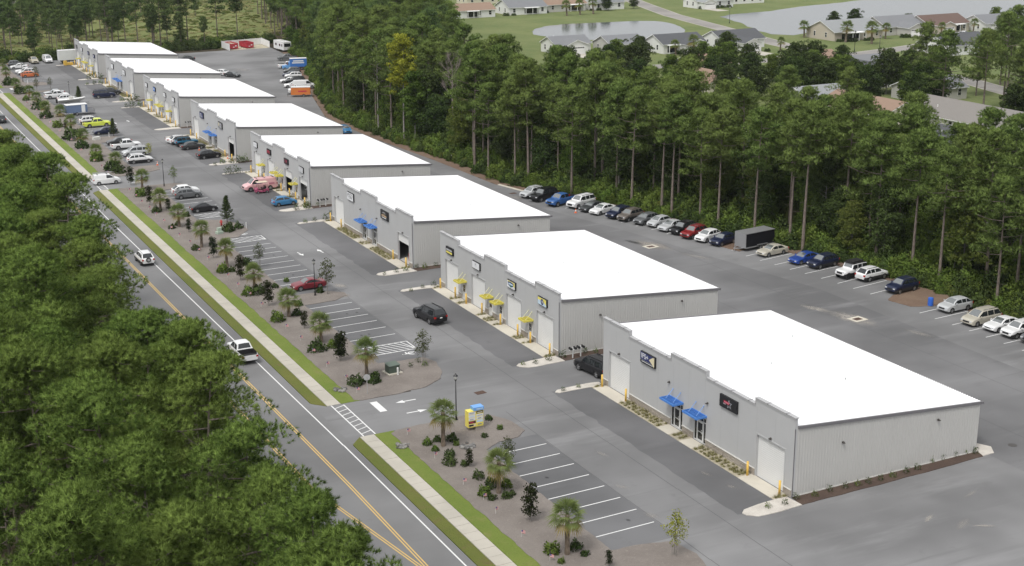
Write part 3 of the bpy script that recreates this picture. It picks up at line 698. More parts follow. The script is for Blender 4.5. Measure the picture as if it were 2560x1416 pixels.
    if rails:
        for s in (1, -1): bx('roof_rail', M_chrome if rails == 1 else M_plast, (X(xd1), X(xa1+.2), min(s*hw*wtop*.86, s*hw*wtop*.80), max(s*hw*wtop*.86, s*hw*wtop*.80), roof+.005, roof+.06))
    tw, rm = wheel_kit(wr, .24, darkrim)
    for c in wx:
        for s in (1, -1): parts.append(('wheel', tw, [('rim', rm, [])], (X(c), s*(hw-.13), wr)))
    return parts
KIT = {
 'sedan': car_kit(L=4.85, W=1.84, hood=.82, cowl=.94, belt=.95, roof=1.44, xa0=1.35, xa1=2.15, xd1=3.45, xd0=4.15, deck=.98, rear=.96, wx=(.95,3.75), pil=(2.75,), zn=.6),
 'coupe': car_kit(L=4.5, W=1.82, hood=.78, cowl=.92, belt=.94, roof=1.36, xa0=1.3, xa1=2.1, xd1=3.0, xd0=4.0, deck=.95, rear=.93, wx=(.9,3.5), pil=(), zn=.56),
 'suv': car_kit(L=4.65, W=1.88, zb=.28, hood=1.0, cowl=1.1, belt=1.12, roof=1.70, xa0=1.2, xa1=1.85, xd1=3.95, xd0=4.5, deck=1.1, rear=1.08, wr=.36, wx=(.92,3.65), pil=(2.62,3.4), zn=.74, rails=1, clad=True),
 'crossover': car_kit(L=4.5, W=1.84, zb=.25, hood=.93, cowl=1.04, belt=1.06, roof=1.58, xa0=1.15, xa1=1.85, xd1=3.6, xd0=4.35, deck=1.05, rear=1.03, wr=.35, wx=(.9,3.55), pil=(2.55,3.3), zn=.68),
 'bigsuv': car_kit(L=5.25, W=2.02, zb=.32, hood=1.13, cowl=1.2, belt=1.22, roof=1.90, xa0=1.4, xa1=2.0, xd1=4.75, xd0=5.16, deck=1.2, rear=1.2, wr=.40, wx=(1.0,4.05), pil=(2.85,3.75), zn=.86, rails=2),
 'hatch': car_kit(L=4.05, W=1.72, hood=.84, cowl=.98, belt=1.0, roof=1.50, xa0=1.0, xa1=1.7, xd1=3.35, xd0=3.92, deck=1.0, rear=.98, wr=.31, wx=(.78,3.25), pil=(2.3,), zn=.62),
 'minivan': car_kit(L=5.1, W=1.96, hood=.95, cowl=1.08, belt=1.08, roof=1.74, xa0=1.05, xa1=1.95, xd1=4.5, xd0=4.98, deck=1.05, rear=1.05, wr=.34, wx=(.95,3.95), pil=(2.65,3.7), zn=.66, rails=1),
 'pickup': car_kit(L=5.75, W=2.0, zb=.36, hood=1.12, cowl=1.2, belt=1.22, roof=1.88, xa0=1.5, xa1=2.1, xd1=3.55, xd0=3.85, deck=1.2, rear=1.2, wr=.41, wx=(1.05,4.55), pil=(2.85,), zn=.86, bed=3.85),
 'van': car_kit(L=4.6, W=1.86, hood=.98, cowl=1.12, belt=1.12, roof=1.80, xa0=.95, xa1=1.75, xd1=4.45, xd0=4.52, deck=1.1, rear=1.1, wr=.33, wx=(.85,3.7), pil=(2.45,), zn=.7, cargo=True, xw0=2.45, wtop=.80),
 'bigvan': car_kit(L=5.8, W=2.02, zb=.34, hood=1.08, cowl=1.22, belt=1.22, roof=2.08, xa0=1.05, xa1=1.85, xd1=5.5, xd0=5.72, deck=1.2, rear=1.2, wr=.39, wx=(1.05,4.45), pil=(2.5,), zn=.82, cargo=True, xw0=2.5, wtop=.80),
 'jeep': car_kit(L=4.5, W=1.88, zb=.48, hood=1.18, cowl=1.22, belt=1.24, roof=1.92, xa0=1.45, xa1=1.72, xd1=4.2, xd0=4.3, deck=1.2, rear=1.2, wr=.44, wx=(.75,3.65), pil=(2.5,3.3), zn=1.0, wtop=.84, darkrim=True, clad=True, roofmat=M_plast),
 'beetle': car_kit(L=4.25, W=1.8, hood=.80, cowl=.96, belt=.97, roof=1.48, xa0=1.15, xa1=1.95, xd1=2.7, xd0=4.05, deck=.93, rear=.86, wr=.34, wx=(.85,3.4), pil=(), zn=.56)}
CARC = {'white': (.78,.78,.78), 'silver': (.50,.51,.52), 'grey': (.13,.135,.14), 'dgrey': (.05,.053,.056), 'black': (.010,.010,.012), 'navy': (.012,.018,.05), 'blue': (.02,.06,.28), 'lblue': (.05,.20,.40), 'red': (.22,.015,.018), 'maroon': (.19,.02,.03), 'beige': (.48,.45,.38), 'brown': (.15,.13,.115), 'lime': (.66,.75,.10), 'orange': (.62,.17,.06), 'pink': (.72,.42,.43), 'tblue': (.04,.12,.33), 'teal': (.02,.13,.22), 'tan': (.46,.42,.33)}
NMAP = {'sedan':'sedan','coupe':'coupe','suv':'sport_utility_car','crossover':'crossover_car','bigsuv':'large_sport_utility_car','hatch':'hatchback_car','minivan':'minivan','pickup':'pickup_truck','van':'delivery_van','bigvan':'cargo_van','jeep':'off_road_car','beetle':'round_roofed_car'}
CATM = {'pickup':'pickup truck','van':'van','bigvan':'van','minivan':'minivan'}
def car(kind, col, x, y, ang, label, group=None):
    o = empty(NMAP[kind], (x, y, .008), ang)
    c = (*CARC[col], 1)
    for k in KIT[kind]:
        q = add(k[0], k[1], o, k[3] if len(k) > 3 else (0,0,0)); q.color = c
        for s in k[2]: r = add(s[0], s[1], q); r.color = c
    return tag(o, label, CATM.get(kind, 'car'), group)
def ahead(x, y, ang, d): return x+math.cos(ang)*d, y+math.sin(ang)*d
LEN = {'sedan':4.85,'coupe':4.5,'suv':4.65,'crossover':4.5,'bigsuv':5.25,'hatch':4.05,'minivan':5.1,'pickup':5.75,'van':4.6,'bigvan':5.8,'jeep':4.5,'beetle':4.25}
def nose(kind, col, fx, fy, ang, label, group=None):
    """vehicle with its front bumper at fx, fy"""
    x, y = ahead(fx, fy, ang, -LEN[kind]/2); return car(kind, col, x, y, ang, label, group)
GR = 'cars parked along the wood behind the warehouses'
a1 = R_(180+18)
row = [('suv','silver',32.6,123.6,'silver car at the far end of the row by the wood'),('bigsuv','black',32.9,120.6,'black car with silver bumper, second in the row by the wood'),('pickup','tblue',33.6,116.4,'blue pickup truck parked by the wood'),('bigsuv','white',35.8,113.6,'large white car parked next to the blue pickup'),
 ('sedan','dgrey',36.3,110.6,'dark grey car behind the traffic cone in the row by the wood'),('sedan','white',36.8,108.2,'white saloon next to the dark grey car and cone'),('suv','navy',37.7,104.7,'dark navy car with roof rails beside the grey brown car'),('suv','brown',38.4,102.5,'grey brown car parked by the wood'),
 ('crossover','grey',39.4,99.5,'dark grey car beside the grey brown one'),('hatch','silver',40.4,97.3,'silver hatchback in the row by the wood'),('sedan','silver',40.4,94.3,'silver saloon next to a black car by the wood'),('suv','black',40.9,91.8,'black car parked just left of the red car'),
 ('suv','red',41.0,89.1,'dark red car parked by the wood'),('crossover','white',41.7,86.5,'white car between the red car and the navy car'),('crossover','navy',42.4,83.8,'navy car parked left of the black trailer')]
for k, c, x, y, l in row: nose(k, c, x-.2, y, a1+R_(rnd.uniform(-2,2)), l, GR)
a2 = R_(180+7)
nose('sedan','beige',44.6,76.2,a2,'pale gold saloon parked right of the black trailer',GR); nose('sedan','blue',46.0,70.9,a2,'bright blue saloon parked by the wood',GR); nose('suv','navy',46.9,68.0,a2,'navy car parked right of the bright blue saloon',GR)
nose('jeep','white',47.1,62.4,a2,'white off road car with black top and roof box',GR); car('suv','white',50.9,60.5,R_(7),'white car backed in beside the off road car',GR); nose('suv','navy',48.3,54.2,a2,'navy car parked alone beside the straw island',GR)
a3 = R_(183)
nose('crossover','silver',48.4,45.2,a3,'silver crossover parked right of the blue barrel',GR); nose('minivan','beige',47.2,40.0,a3,'pale silver minivan parked by the wood',GR); nose('sedan','white',47.8,37.2,a3,'white saloon parked right of the minivan',GR); nose('suv','white',47.9,34.6,a3,'white car with dark sunroof at the right edge',GR); nose('suv','grey',48.2,31.9,a3,'grey car cut off by the right edge',GR)
# moving and loose cars
car('bigsuv','black',-7.2,71.6,R_(97),'black car driving past the second warehouse'); car('bigsuv','black',.9,46.6,R_(98),'black car in the gap between the two nearest warehouses')
car('suv','white',-31.4,113.6,R_(91),'white car driving on the road'); car('pickup','white',-30.9,69.0,R_(91),'white pickup truck on the road, half hidden by pines')
car('suv','dgrey',-32.6,243,R_(91),'dark car far up the road'); car('sedan','white',-37.2,170.5,R_(-89),'white car half hidden by trees on the far lane')
car('sedan','silver',-38.2,27.6,R_(-90),'silver car glimpsed through the pines')
GL = 'cars in the front car park'
car('coupe','maroon',-15.6,91.1,R_(181),'dark red car parked by the lamp post',GL); car('beetle','black',-16.0,139.9,0,'black round roofed car by the striped bay',GL); car('crossover','grey',-15.8,150.7,0,'grey car parked two bays from the round roofed car',GL); car('crossover','white',-15.4,153.6,0,'white car behind the grey car in the front car park',GL)
car('van','white',-25.4,168.0,R_(-2),'white van with roof ladder crossing the pavement')
car('suv','white',-16.1,183.9,0,'white car parked at the corner by the drive',GL); car('minivan','silver',-15.2,191.4,R_(180),'silver car parked behind the white corner car',GL); car('pickup','white',-15.3,199.3,0,'white pickup truck in the front car park',GL); car('sedan','dgrey',-15.6,204.4,R_(180),'dark grey saloon behind the white pickup',GL)
car('sedan','navy',-15.6,217.6,R_(180),'dark blue saloon behind the small conifer',GL); car('pickup','lime',-15.4,227.0,0,'lime yellow pickup truck',GL); car('suv','white',-15.8,231.5,0,'white car beside the lime pickup',GL)
car('pickup','white',-15.9,272.1,0,'white pickup with grey bed at the far end of the car park',GL); car('sedan','silver',-15.6,277.6,R_(180),'silver saloon next to the far white pickup',GL); car('suv','white',-14.6,265.3,0,'white car towing near the boat',GL)
for k, c, y, l in [('suv','grey',337.5,'grey blue car at the far corner of the car park'),('sedan','white',332.5,'white saloon at the far corner of the car park'),('sedan','white',322.8,'white saloon two bays from the orange car'),('suv','white',318.4,'white car next to the orange car'),('crossover','orange',313.4,'orange car in the far car park')]:
    car(k, c, -15.7, y, R_(rnd.choice([0,180])), l, GL)
car('pickup','tan',-10.2,342.5,R_(-88),'pale pickup facing the camera at the far end'); car('bigvan','white',-6.4,342.4,R_(-88),'white passenger van facing the camera at the far end')
GB5 = 'cars nosed up to the fifth warehouse'
car('sedan','white',-4.6,201.0,R_(3),'white car nosed in at the fifth warehouse',GB5); car('suv','white',-4.5,198.9,R_(3),'white car with silver roof beside the teal one',GB5); car('jeep','teal',-4.2,196.4,R_(3),'teal off road car with black top',GB5); car('sedan','dgrey',-3.9,192.8,R_(5),'dark saloon with silver wheels by the cone',GB5); car('crossover','black',-3.6,182.2,R_(6),'black car nosed in by the fifth warehouse',GB5)
car('bigvan','pink',-3.5,150.8,R_(181),'pink work van before the fourth warehouse'); car('hatch','lblue',-3.4,138.0,R_(2),'blue hatchback before the fourth warehouse')
car('bigsuv','navy',-5.7,267.5,R_(-3),'dark blue car before the seventh warehouse'); car('suv','dgrey',-3.2,271.4,R_(-3),'dark grey car beyond the dark blue one')
a4 = R_(166); GF = 'vehicles parked in the far rear yard'
for k, c, x, y, f, l in [('pickup','grey',52.5,314,0,'grey pickup truck in the far rear yard'),('pickup','white',47.4,297.6,1,'white pickup truck with dark bed in the far rear yard'),('suv','grey',45.2,286.6,0,'grey blue car next to the blue box truck'),('sedan','navy',43.2,281.4,0,'navy saloon in the far rear yard'),('suv','white',42.6,277.6,0,'white car next to the navy saloon'),
    ('sedan','white',39.0,270.6,0,'white saloon in the middle of the far rear row'),('bigsuv','black',39.4,267.3,0,'black car with open hatch in the far rear row'),('sedan','white',37.4,262.4,0,'white saloon beside the tall white van'),('bigvan','white',38.8,259.4,1,'tall white cargo van facing the wood'),('bigsuv','white',35.2,252.4,0,'large white car behind the orange trailer')]:
    if f: xx, yy = ahead(x, y, a4, -2.8); car(k, c, xx, yy, a4+math.pi, l, GF)
    else: nose(k, c, x, y, a4, l, GF)
car('sedan','black',32.8,355,R_(170),'black car at the far end behind the farthest warehouse'); car('sedan','dgrey',29.6,327,R_(170),'dark car behind the farthest warehouse'); car('crossover','white',30.4,291.5,R_(-60),'white car behind the seventh warehouse'); car('sedan','dgrey',31.6,287.5,R_(-60),'dark car beside the white one behind the seventh warehouse'); car('crossover','lblue',28.3,195,R_(-90),'blue car behind the fifth warehouse')
# ------------------------------------------------------------------ vegetation
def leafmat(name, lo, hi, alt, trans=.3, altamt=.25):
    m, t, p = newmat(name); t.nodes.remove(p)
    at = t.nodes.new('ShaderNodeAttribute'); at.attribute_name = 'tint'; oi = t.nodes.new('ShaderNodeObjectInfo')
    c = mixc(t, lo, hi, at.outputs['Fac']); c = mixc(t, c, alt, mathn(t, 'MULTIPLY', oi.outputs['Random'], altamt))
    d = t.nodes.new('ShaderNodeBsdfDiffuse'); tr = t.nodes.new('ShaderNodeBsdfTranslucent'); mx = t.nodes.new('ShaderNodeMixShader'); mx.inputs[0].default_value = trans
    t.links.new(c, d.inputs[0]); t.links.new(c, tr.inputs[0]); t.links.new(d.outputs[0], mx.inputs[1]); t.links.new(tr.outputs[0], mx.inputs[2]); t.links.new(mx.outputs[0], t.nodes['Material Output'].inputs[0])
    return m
M_pine = leafmat('pine_needles', (.042,.088,.019), (.275,.395,.095), (.335,.370,.100))
M_pine2 = leafmat('pine_needles_wood', (.045,.088,.022), (.270,.375,.105), (.34,.36,.115))
M_pine3 = leafmat('pine_needles_far', (.052,.098,.036), (.195,.28,.095), (.25,.28,.10))
M_leaf = leafmat('broad_leaves', (.048,.095,.020), (.20,.30,.066), (.31,.32,.08), .35)
M_leafd = leafmat('dark_leaves', (.028,.052,.017), (.098,.150,.046), (.14,.15,.055), .2)
M_magn = leafmat('magnolia_leaves', (.016,.030,.012), (.045,.068,.026), (.10,.06,.03), .15)
M_yell = leafmat('yellow_leaves', (.20,.24,.03), (.56,.56,.08), (.5,.5,.05), .4, .1)
M_lime = leafmat('lime_leaves', (.08,.13,.03), (.20,.24,.06), (.24,.22,.07), .4)
M_myr = leafmat('myrtle_leaves', (.05,.075,.02), (.13,.16,.05), (.18,.13,.06), .35)
M_palm = leafmat('palm_fronds', (.075,.115,.035), (.20,.26,.085), (.24,.25,.09), .3)
M_pold = leafmat('old_fronds', (.16,.13,.04), (.30,.25,.09), (.3,.22,.1), .3)
M_tuft = leafmat('tuft_grass', (.28,.27,.11), (.52,.49,.25), (.5,.45,.26), .3)
M_dead = simple('dead_twigs', (.24,.20,.18), .9)
def barkmat(name, a, b):
    m, t, p = newmat(name); tc = t.nodes.new('ShaderNodeTexCoord'); n = nz(t, tc.outputs['Object'], 6, 5, .7, (1,1,.25)); t.links.new(mixc(t, a, b, ramp(t, n, .3, .7)), p.inputs['Base Color']); p.inputs['Roughness'].default_value = .95; bump(t, p, n, .8, .05); return m
M_trunk = barkmat('pine_bark', (.10,.080,.066), (.235,.195,.165)); M_gbark = barkmat('grey_bark', (.17,.155,.14), (.32,.30,.275)); M_pbark = barkmat('palm_trunk', (.10,.075,.055), (.24,.19,.145))
def rawmesh(name, V, F, mats, tint=None, nrm=None):
    V = np.asarray(V, np.float32); F = np.asarray(F, np.int32); k = F.shape[1]
    me = bpy.data.meshes.new(name); me.vertices.add(len(V)); me.vertices.foreach_set('co', V.ravel())
    me.loops.add(F.size); me.loops.foreach_set('vertex_index', F.ravel()); me.polygons.add(len(F)); me.polygons.foreach_set('loop_start', np.arange(0, F.size, k, dtype=np.int32))
    for m in mats: me.materials.append(m)
    if tint is not None:
        a = me.attributes.new('tint', 'FLOAT', 'POINT'); a.data.foreach_set('value', np.asarray(tint, np.float32))
    me.update(calc_edges=True)
    if nrm is not None:
        me.polygons.foreach_set('use_smooth', np.ones(len(F), bool)); me.normals_split_custom_set_from_vertices(np.asarray(nrm, np.float32))
    return me
def unit(v): return v/np.maximum(np.linalg.norm(v, axis=-1, keepdims=True), 1e-6)
def leaves(rg, P, D, n, ln, wd, spread, tint, rhomb=False):
    """n blades at each point P, fanned about direction D"""
    N = len(P); P = np.repeat(P, n, 0); D = np.repeat(D, n, 0); T = np.repeat(tint, n)
    d = unit(D + rg.normal(0, spread, (N*n, 3))); l = ln*rg.uniform(.65, 1.25, (N*n, 1)); s = unit(np.cross(d, D+rg.normal(0, .35, (N*n, 3))))*wd*.5*rg.uniform(.7, 1.3, (N*n, 1))
    T = np.clip(T + rg.normal(0, .13, N*n), 0, 1); NR = unit(.65*D+.8*d)
    if rhomb:
        V = np.stack([P, P+d*l*.5+s, P+d*l, P+d*l*.5-s], 1).reshape(-1, 3); F = np.arange(N*n*4).reshape(-1, 4); return V, F, np.repeat(T, 4), np.repeat(NR, 4, 0)
    V = np.stack([P-s, P+s, P+d*l], 1).reshape(-1, 3); F = np.arange(N*n*3).reshape(-1, 3); return V, F, np.repeat(T, 3), np.repeat(NR, 3, 0)
def puffs(rg, C, Rp, k, flat=.62):
    """points over the outer upper skin of each clump"""
    N = len(C); u = unit(rg.normal(0, 1, (N, k, 3))); u[..., 2] = np.where(rg.random((N, k)) < .78, np.abs(u[..., 2]), u[..., 2]*.6)
    r = Rp[:, None, None]*rg.uniform(.72, 1.05, (N, k, 1)); o = u*r; o[..., 2] *= flat
    P = C[:, None, :] + o; D = unit(u + np.array([0, 0, .45])); T = .28 + .40*u[..., 2] + rg.normal(0, .08, (N, 1)) + rg.normal(0, .15, (N, k))  # tint paints lit tops and shaded undersides into each clump's colour
    return P.reshape(-1, 3), D.reshape(-1, 3), np.clip(T.reshape(-1), 0, 1)
def pine(seed, H, cb, Rc, nl, per, k, needles, ln, wd, mat, lean=.3, pr=(.55, .95), low=0):
    rg = np.random.default_rng(seed); tb = MB()
    lx, ly = rg.normal(0, lean, 2); prof = [(z, lx*(z/H)**2, ly*(z/H)**2) for z in np.linspace(0, H*.97, 9)]
    def axis(z): f = (z/H)**2; return np.array([lx*f, ly*f, z])
    r0 = .0105*H+.05; tb.tube([tuple(axis(z)) for z, _, _ in prof], [max(.03, r0*(1-.9*z/H)) for z, _, _ in prof], 8)
    C = []; R = []
    for i in range(nl):
        t = (i+.5)/nl; z = cb + (H-cb)*t**.92; sh = (math.sin(math.pi*min(1, .22+.78*t)))**.75 if t < .98 else .2
        rad = Rc*sh*rg.uniform(.62, 1.12); az = i*2.39996 + rg.normal(0, .4); dz = rad*rg.uniform(-.02, .30)
        a = axis(z); e = a + np.array([math.cos(az)*rad, math.sin(az)*rad, dz]); mdl = (a+e)/2 + np.array([0, 0, -.06*rad])
        lr = .035+.012*rad; tb.tube([tuple(a), tuple(mdl), tuple(e)], [lr, lr*.7, lr*.3], 5)
        for q in range(per):
            f = 1 - (q/per)**.8*.62; c = a + (e-a)*f; sp = .34*rad*(1 if q else .2)+.15
            C.append(c + np.array([rg.normal(0, sp*.7), rg.normal(0, sp*.7), rg.normal(.12, .22)])); R.append(rg.uniform(*pr)*(1.1 if q == 0 else .95))
    top = axis(H*.985)
    for q in range(5): C.append(top + rg.normal(0, .45, 3)*np.array([1, 1, .5])); R.append(rg.uniform(*pr))
    for q in range(low):   # dead stubs on the bare stem
        z = cb*rg.uniform(.45, .95); az = rg.uniform(0, 6.28); a = axis(z); L_ = rg.uniform(.5, 1.8); tb.cone(tuple(a), tuple(a+np.array([math.cos(az)*L_, math.sin(az)*L_, L_*.1])), .03, .008, 4)
    P, D, T = puffs(rg, np.array(C), np.array(R), k)
    V, F, tt, nn = leaves(rg, P, D, needles, ln, wd, .8, T)
    return (tb.mesh('trunk', [M_trunk], True), rawmesh('crown', V, F, [mat], tt, nn))
def broad(seed, H, cb, Rc, n, k, ln, wd, mat, bark=None, pr=(.5, 1.0), flat=.8, per=3, stems=1, col=False):
    rg = np.random.default_rng(seed); tb = MB(); C = []; R = []
    for s in range(stems):
        ox, oy = (rg.normal(0, .12, 2) if stems > 1 else (0, 0)); lx, ly = rg.normal(0, .05*H if stems > 1 else .02*H, 2)
        pts = [(ox+lx*f*f, oy+ly*f*f, H*.9*f) for f in np.linspace(0, 1, 5)]; r0 = (.009*H+.02)/(1 if stems == 1 else 1.6)
        tb.tube(pts, [r0, r0*.8, r0*.6, r0*.4, r0*.15], 6)
    for i in range(n):
        t = (i+.5)/n; z = cb+(H-cb)*t; sh = math.sin(math.pi*min(1, .15+.83*t))**(.5 if col else .8); rad = Rc*sh*rg.uniform(.45, 1.05); az = i*2.4+rg.normal(0, .5)
        e = np.array([math.cos(az)*rad, math.sin(az)*rad, z]); tb.cone((0, 0, max(cb*.6, z-rad*.6)), tuple(e), .012+.004*H*.3, .006, 4, 0, False)
        C.append(e); R.append(rg.uniform(*pr))
        for q in range(per-1): C.append(e*np.array([.6, .6, 1])+rg.normal(0, .3*Rc, 3)*np.array([1, 1, .6])); R.append(rg.uniform(*pr)*.9)
    P, D, T = puffs(rg, np.array(C), np.array(R), k, flat); D = unit(D+rg.normal(0, .5, D.shape))
    V, F, tt, nn = leaves(rg, P, D, 1, ln, wd, .5, T, True)
    return (tb.mesh('trunk', [bark or M_gbark], True), rawmesh('crown', V, F, [mat], tt, nn))
def shrub(seed, R0, H, n, ln, wd, mat, up=.4):
    rg = np.random.default_rng(seed); u = unit(rg.normal(0, 1, (n, 3))); u[:, 2] = np.abs(u[:, 2]); lump = 1+.22*np.sin(u[:, 0]*5+seed)+.2*np.cos(u[:, 1]*6+seed*2)
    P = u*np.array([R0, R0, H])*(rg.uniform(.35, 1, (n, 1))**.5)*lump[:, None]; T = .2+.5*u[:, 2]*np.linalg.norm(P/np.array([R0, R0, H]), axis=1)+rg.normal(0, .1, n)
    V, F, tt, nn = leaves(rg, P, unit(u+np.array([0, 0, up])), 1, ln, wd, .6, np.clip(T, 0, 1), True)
    return rawmesh('foliage', V, F, [mat], tt, nn)
def conifer(seed, H, Rc, mat):
    rg = np.random.default_rng(seed); tb = MB(); tb.cone((0,0,0),(0,0,H*.97),.07,.01,7); P = []; D = []; T = []
    for i in range(46):
        t = (i+.5)/46; z = .5+(H-.55)*t; rad = Rc*(1-t*.93)*rg.uniform(.75, 1.1); az = i*2.4
        for f in np.linspace(.2, 1, 9):
            for q in range(3):
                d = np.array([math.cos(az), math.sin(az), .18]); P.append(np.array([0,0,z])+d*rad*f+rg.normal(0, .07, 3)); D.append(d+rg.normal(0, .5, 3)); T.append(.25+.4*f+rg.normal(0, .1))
        tb.cone((0,0,z),(math.cos(az)*rad,math.sin(az)*rad,z+.18*rad),.012,.004,4,0,False)
    V, F, tt, nn = leaves(rg, np.array(P), unit(np.array(D)), 5, .22, .05, .5, np.clip(T, 0, 1)); return (tb.mesh('trunk', [M_trunk], True), rawmesh('crown', V, F, [mat], tt, nn))
def palm(seed, H, nf=34, rl=1.25, blades=13):
    rg = np.random.default_rng(seed); tb = MB(); pts = []; rs = []; lx, ly = rg.normal(0, .12, 2)
    for i in range(12):
        f = i/11; pts.append((lx*f, ly*f, H*f)); rs.append(.17+.025*(i % 2)+.05*(1-f)**4)
    tb.tube(pts, rs, 9)
    V = []; F = []; T = []; Vo = []; Fo = []; To = []
    for i in range(nf):
        az = i*2.4+rg.normal(0, .2); el = 1.35-2.1*(i/nf)**1.1+rg.normal(0, .1); old = el < -.42
        d = np.array([math.cos(az)*math.cos(el), math.sin(az)*math.cos(el), math.sin(el)]); side = np.array([-math.sin(az), math.cos(az), 0]); nrm = np.cross(d, side)
        b = np.array([lx, ly, H]); pl = rl*rg.uniform(.5, .75); h = b+d*pl+np.array([0, 0, -.10]); tv, tf, tt = (Vo, Fo, To) if old else (V, F, T); tin = rg.uniform(.25, .9)
        def tri(a, b_, c, k):
            n = len(tv); tv.extend([a, b_, c]); tf.append((n, n+1, n+2)); tt.extend([k]*3)
        tri(b+side*.02, b-side*.02, h, tin*.6)
        for j in range(blades):
            a = (j/(blades-1)-.5)*3.5; v = math.cos(a)*d+math.sin(a)*side-nrm*.18*abs(math.sin(a)); L_ = rl*rg.uniform(.55, .75)*(1-.15*abs(a)/1.75); droop = np.array([0, 0, -.22*L_-(.35*L_ if old else 0)]); mid = h+v*L_*.55+droop*.25; tip = h+v*L_+droop; s = np.cross(v, nrm); s = s/np.linalg.norm(s)*.045
            tri(h, mid+s, mid-s, tin); tri(mid+s, tip, mid-s, tin)
    kids = [('trunk', tb.mesh('trunk', [M_pbark], True), []), ('fronds', rawmesh('fronds', V, F, [M_palm], T), [])]
    if Fo: kids.append(('old_fronds', rawmesh('old_fronds', Vo, Fo, [M_pold], To), []))
    return kids
def treekit(tc): return [('trunk', tc[0], []), ('crown', tc[1], [])]
def plant(kids, name, x, y, z=0, rz=None, s=1.0, label=None, cat=None, group=None, sz=None):
    o = empty(name, (x, y, z), rnd.uniform(0, 6.28) if rz is None else rz); o.scale = (s, s, sz or s)
    for k in kids: add(k[0], k[1], o)
    return tag(o, label, cat, group)
# prototypes
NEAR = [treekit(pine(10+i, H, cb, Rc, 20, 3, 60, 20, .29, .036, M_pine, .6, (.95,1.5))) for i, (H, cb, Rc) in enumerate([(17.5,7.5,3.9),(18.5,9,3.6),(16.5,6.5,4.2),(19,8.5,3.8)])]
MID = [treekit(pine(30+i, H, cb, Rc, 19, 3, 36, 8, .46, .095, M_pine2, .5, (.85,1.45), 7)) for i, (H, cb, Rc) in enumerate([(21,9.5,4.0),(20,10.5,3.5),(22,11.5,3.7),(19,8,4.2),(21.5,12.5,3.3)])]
LOWP = [treekit(pine(60+i, H, cb, Rc, 30, 5, 17, 9, .46, .11, M_pine2, .4, (.75,1.25), 3)) for i, (H, cb, Rc) in enumerate([(19,5,4.2),(17,4,3.8)])]
FAR = [treekit(pine(50+i, H, cb, Rc, 20, 4, 12, 6, .62, .17, M_pine3, .4, (.7,1.15))) for i, (H, cb, Rc) in enumerate([(19,10,3.3),(20,9,3.8),(17,9,2.6)])]
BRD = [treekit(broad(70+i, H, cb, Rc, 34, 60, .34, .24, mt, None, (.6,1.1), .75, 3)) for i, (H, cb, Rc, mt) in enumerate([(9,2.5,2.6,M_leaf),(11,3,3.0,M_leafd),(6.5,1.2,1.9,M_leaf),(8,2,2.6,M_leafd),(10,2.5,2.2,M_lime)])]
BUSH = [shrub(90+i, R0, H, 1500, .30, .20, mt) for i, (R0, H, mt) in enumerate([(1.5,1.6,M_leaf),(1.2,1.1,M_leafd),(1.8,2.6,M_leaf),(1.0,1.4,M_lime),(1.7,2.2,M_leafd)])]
# ---- pines left of the road
def hsh(i, j): 
    r = random.Random(i*7919+j*104729); return r
cnt = 0
for i in range(5):
    for j in range(25):
        r = hsh(i, j); x = -47.6 - i*6.1 + r.uniform(-1.1, 1.1); y = -25 + j*6.3 + (i % 2)*3.1 + r.uniform(-1.3, 1.3)
        if y > 126 - i*2 or y < -26: continue
        if y < 16: x -= 1.9
        if 26 < y < 70: x -= 1.3
        if x < -50 and (x < -66 - (0 if y < 40 else -.10*(y-40))): continue
        s = r.uniform(.90, 1.06) if i == 0 else r.uniform(.88, 1.2); k = NEAR[r.randrange(4)]
        if (i, j) in ((2,4),(2,5),(3,4)): s *= .55
        plant(k, 'pine_tree', x, y, 0, r.uniform(0, 6.28), s, 'tall green pine in the dense stand left of the road' if i else 'tall green pine in the front rank of the stand beside the road', 'tree', 'pines left of the road' if i else 'pines at the roadside'); cnt += 1
plant(NEAR[2], 'pine_tree', -45.4, 33.0, 0, 1.2, .95, 'tall green pine leaning out beside the white pickup on the road', 'tree', 'pines at the roadside')
print('left pines', cnt)
# ---- wood behind the warehouses
EDGE = [(20,53.5),(46,53.4),(58,54.2),(67,53),(76,51.4),(90,48.4),(104,45.3),(117,42.4),(128,37.8),(136,35.2),(160,34.4),(186,33),(204,32.8),(216,33.4),(245,40.6),(279,49.8),(314,59.4),(346,63)]
def exx(y): return interp(y, EDGE)
cnt = 0; pts_used = []
for i in range(5):
    y = 18.0
    while y < (262 if i < 4 else 96):
        r = hsh(i+50, int(y*10)); yy = y + r.uniform(-1.6, 1.6); x = exx(yy) + 2.2 + i*5.2 + r.uniform(-2.0, 2.0)
        y += [5.2, 5.6, 6.4, 7.0, 7.6][i]
        if r.random() < (.12 if i < 2 else .10) or (163 < yy < 181 and x < 42.5) or (186 < yy < 193 and x < 37): continue
        s = r.uniform(.84, 1.05)*(.94 if yy < 100 else .97); plant(MID[r.randrange(5)], 'pine_tree', x, yy, -.1, r.uniform(0, 6.28), s,
              ['bare stemmed pine standing at the edge of the wood behind the car park', 'bare stemmed pine in the second rank of the wood'][i] if i < 2 else 'pine deep in the wood behind the warehouses', 'tree', ['pines at the edge of the wood', 'pines in the second rank of the wood'][i] if i < 2 else 'pines deep in the wood'); cnt += 1
print('wood pines', cnt)
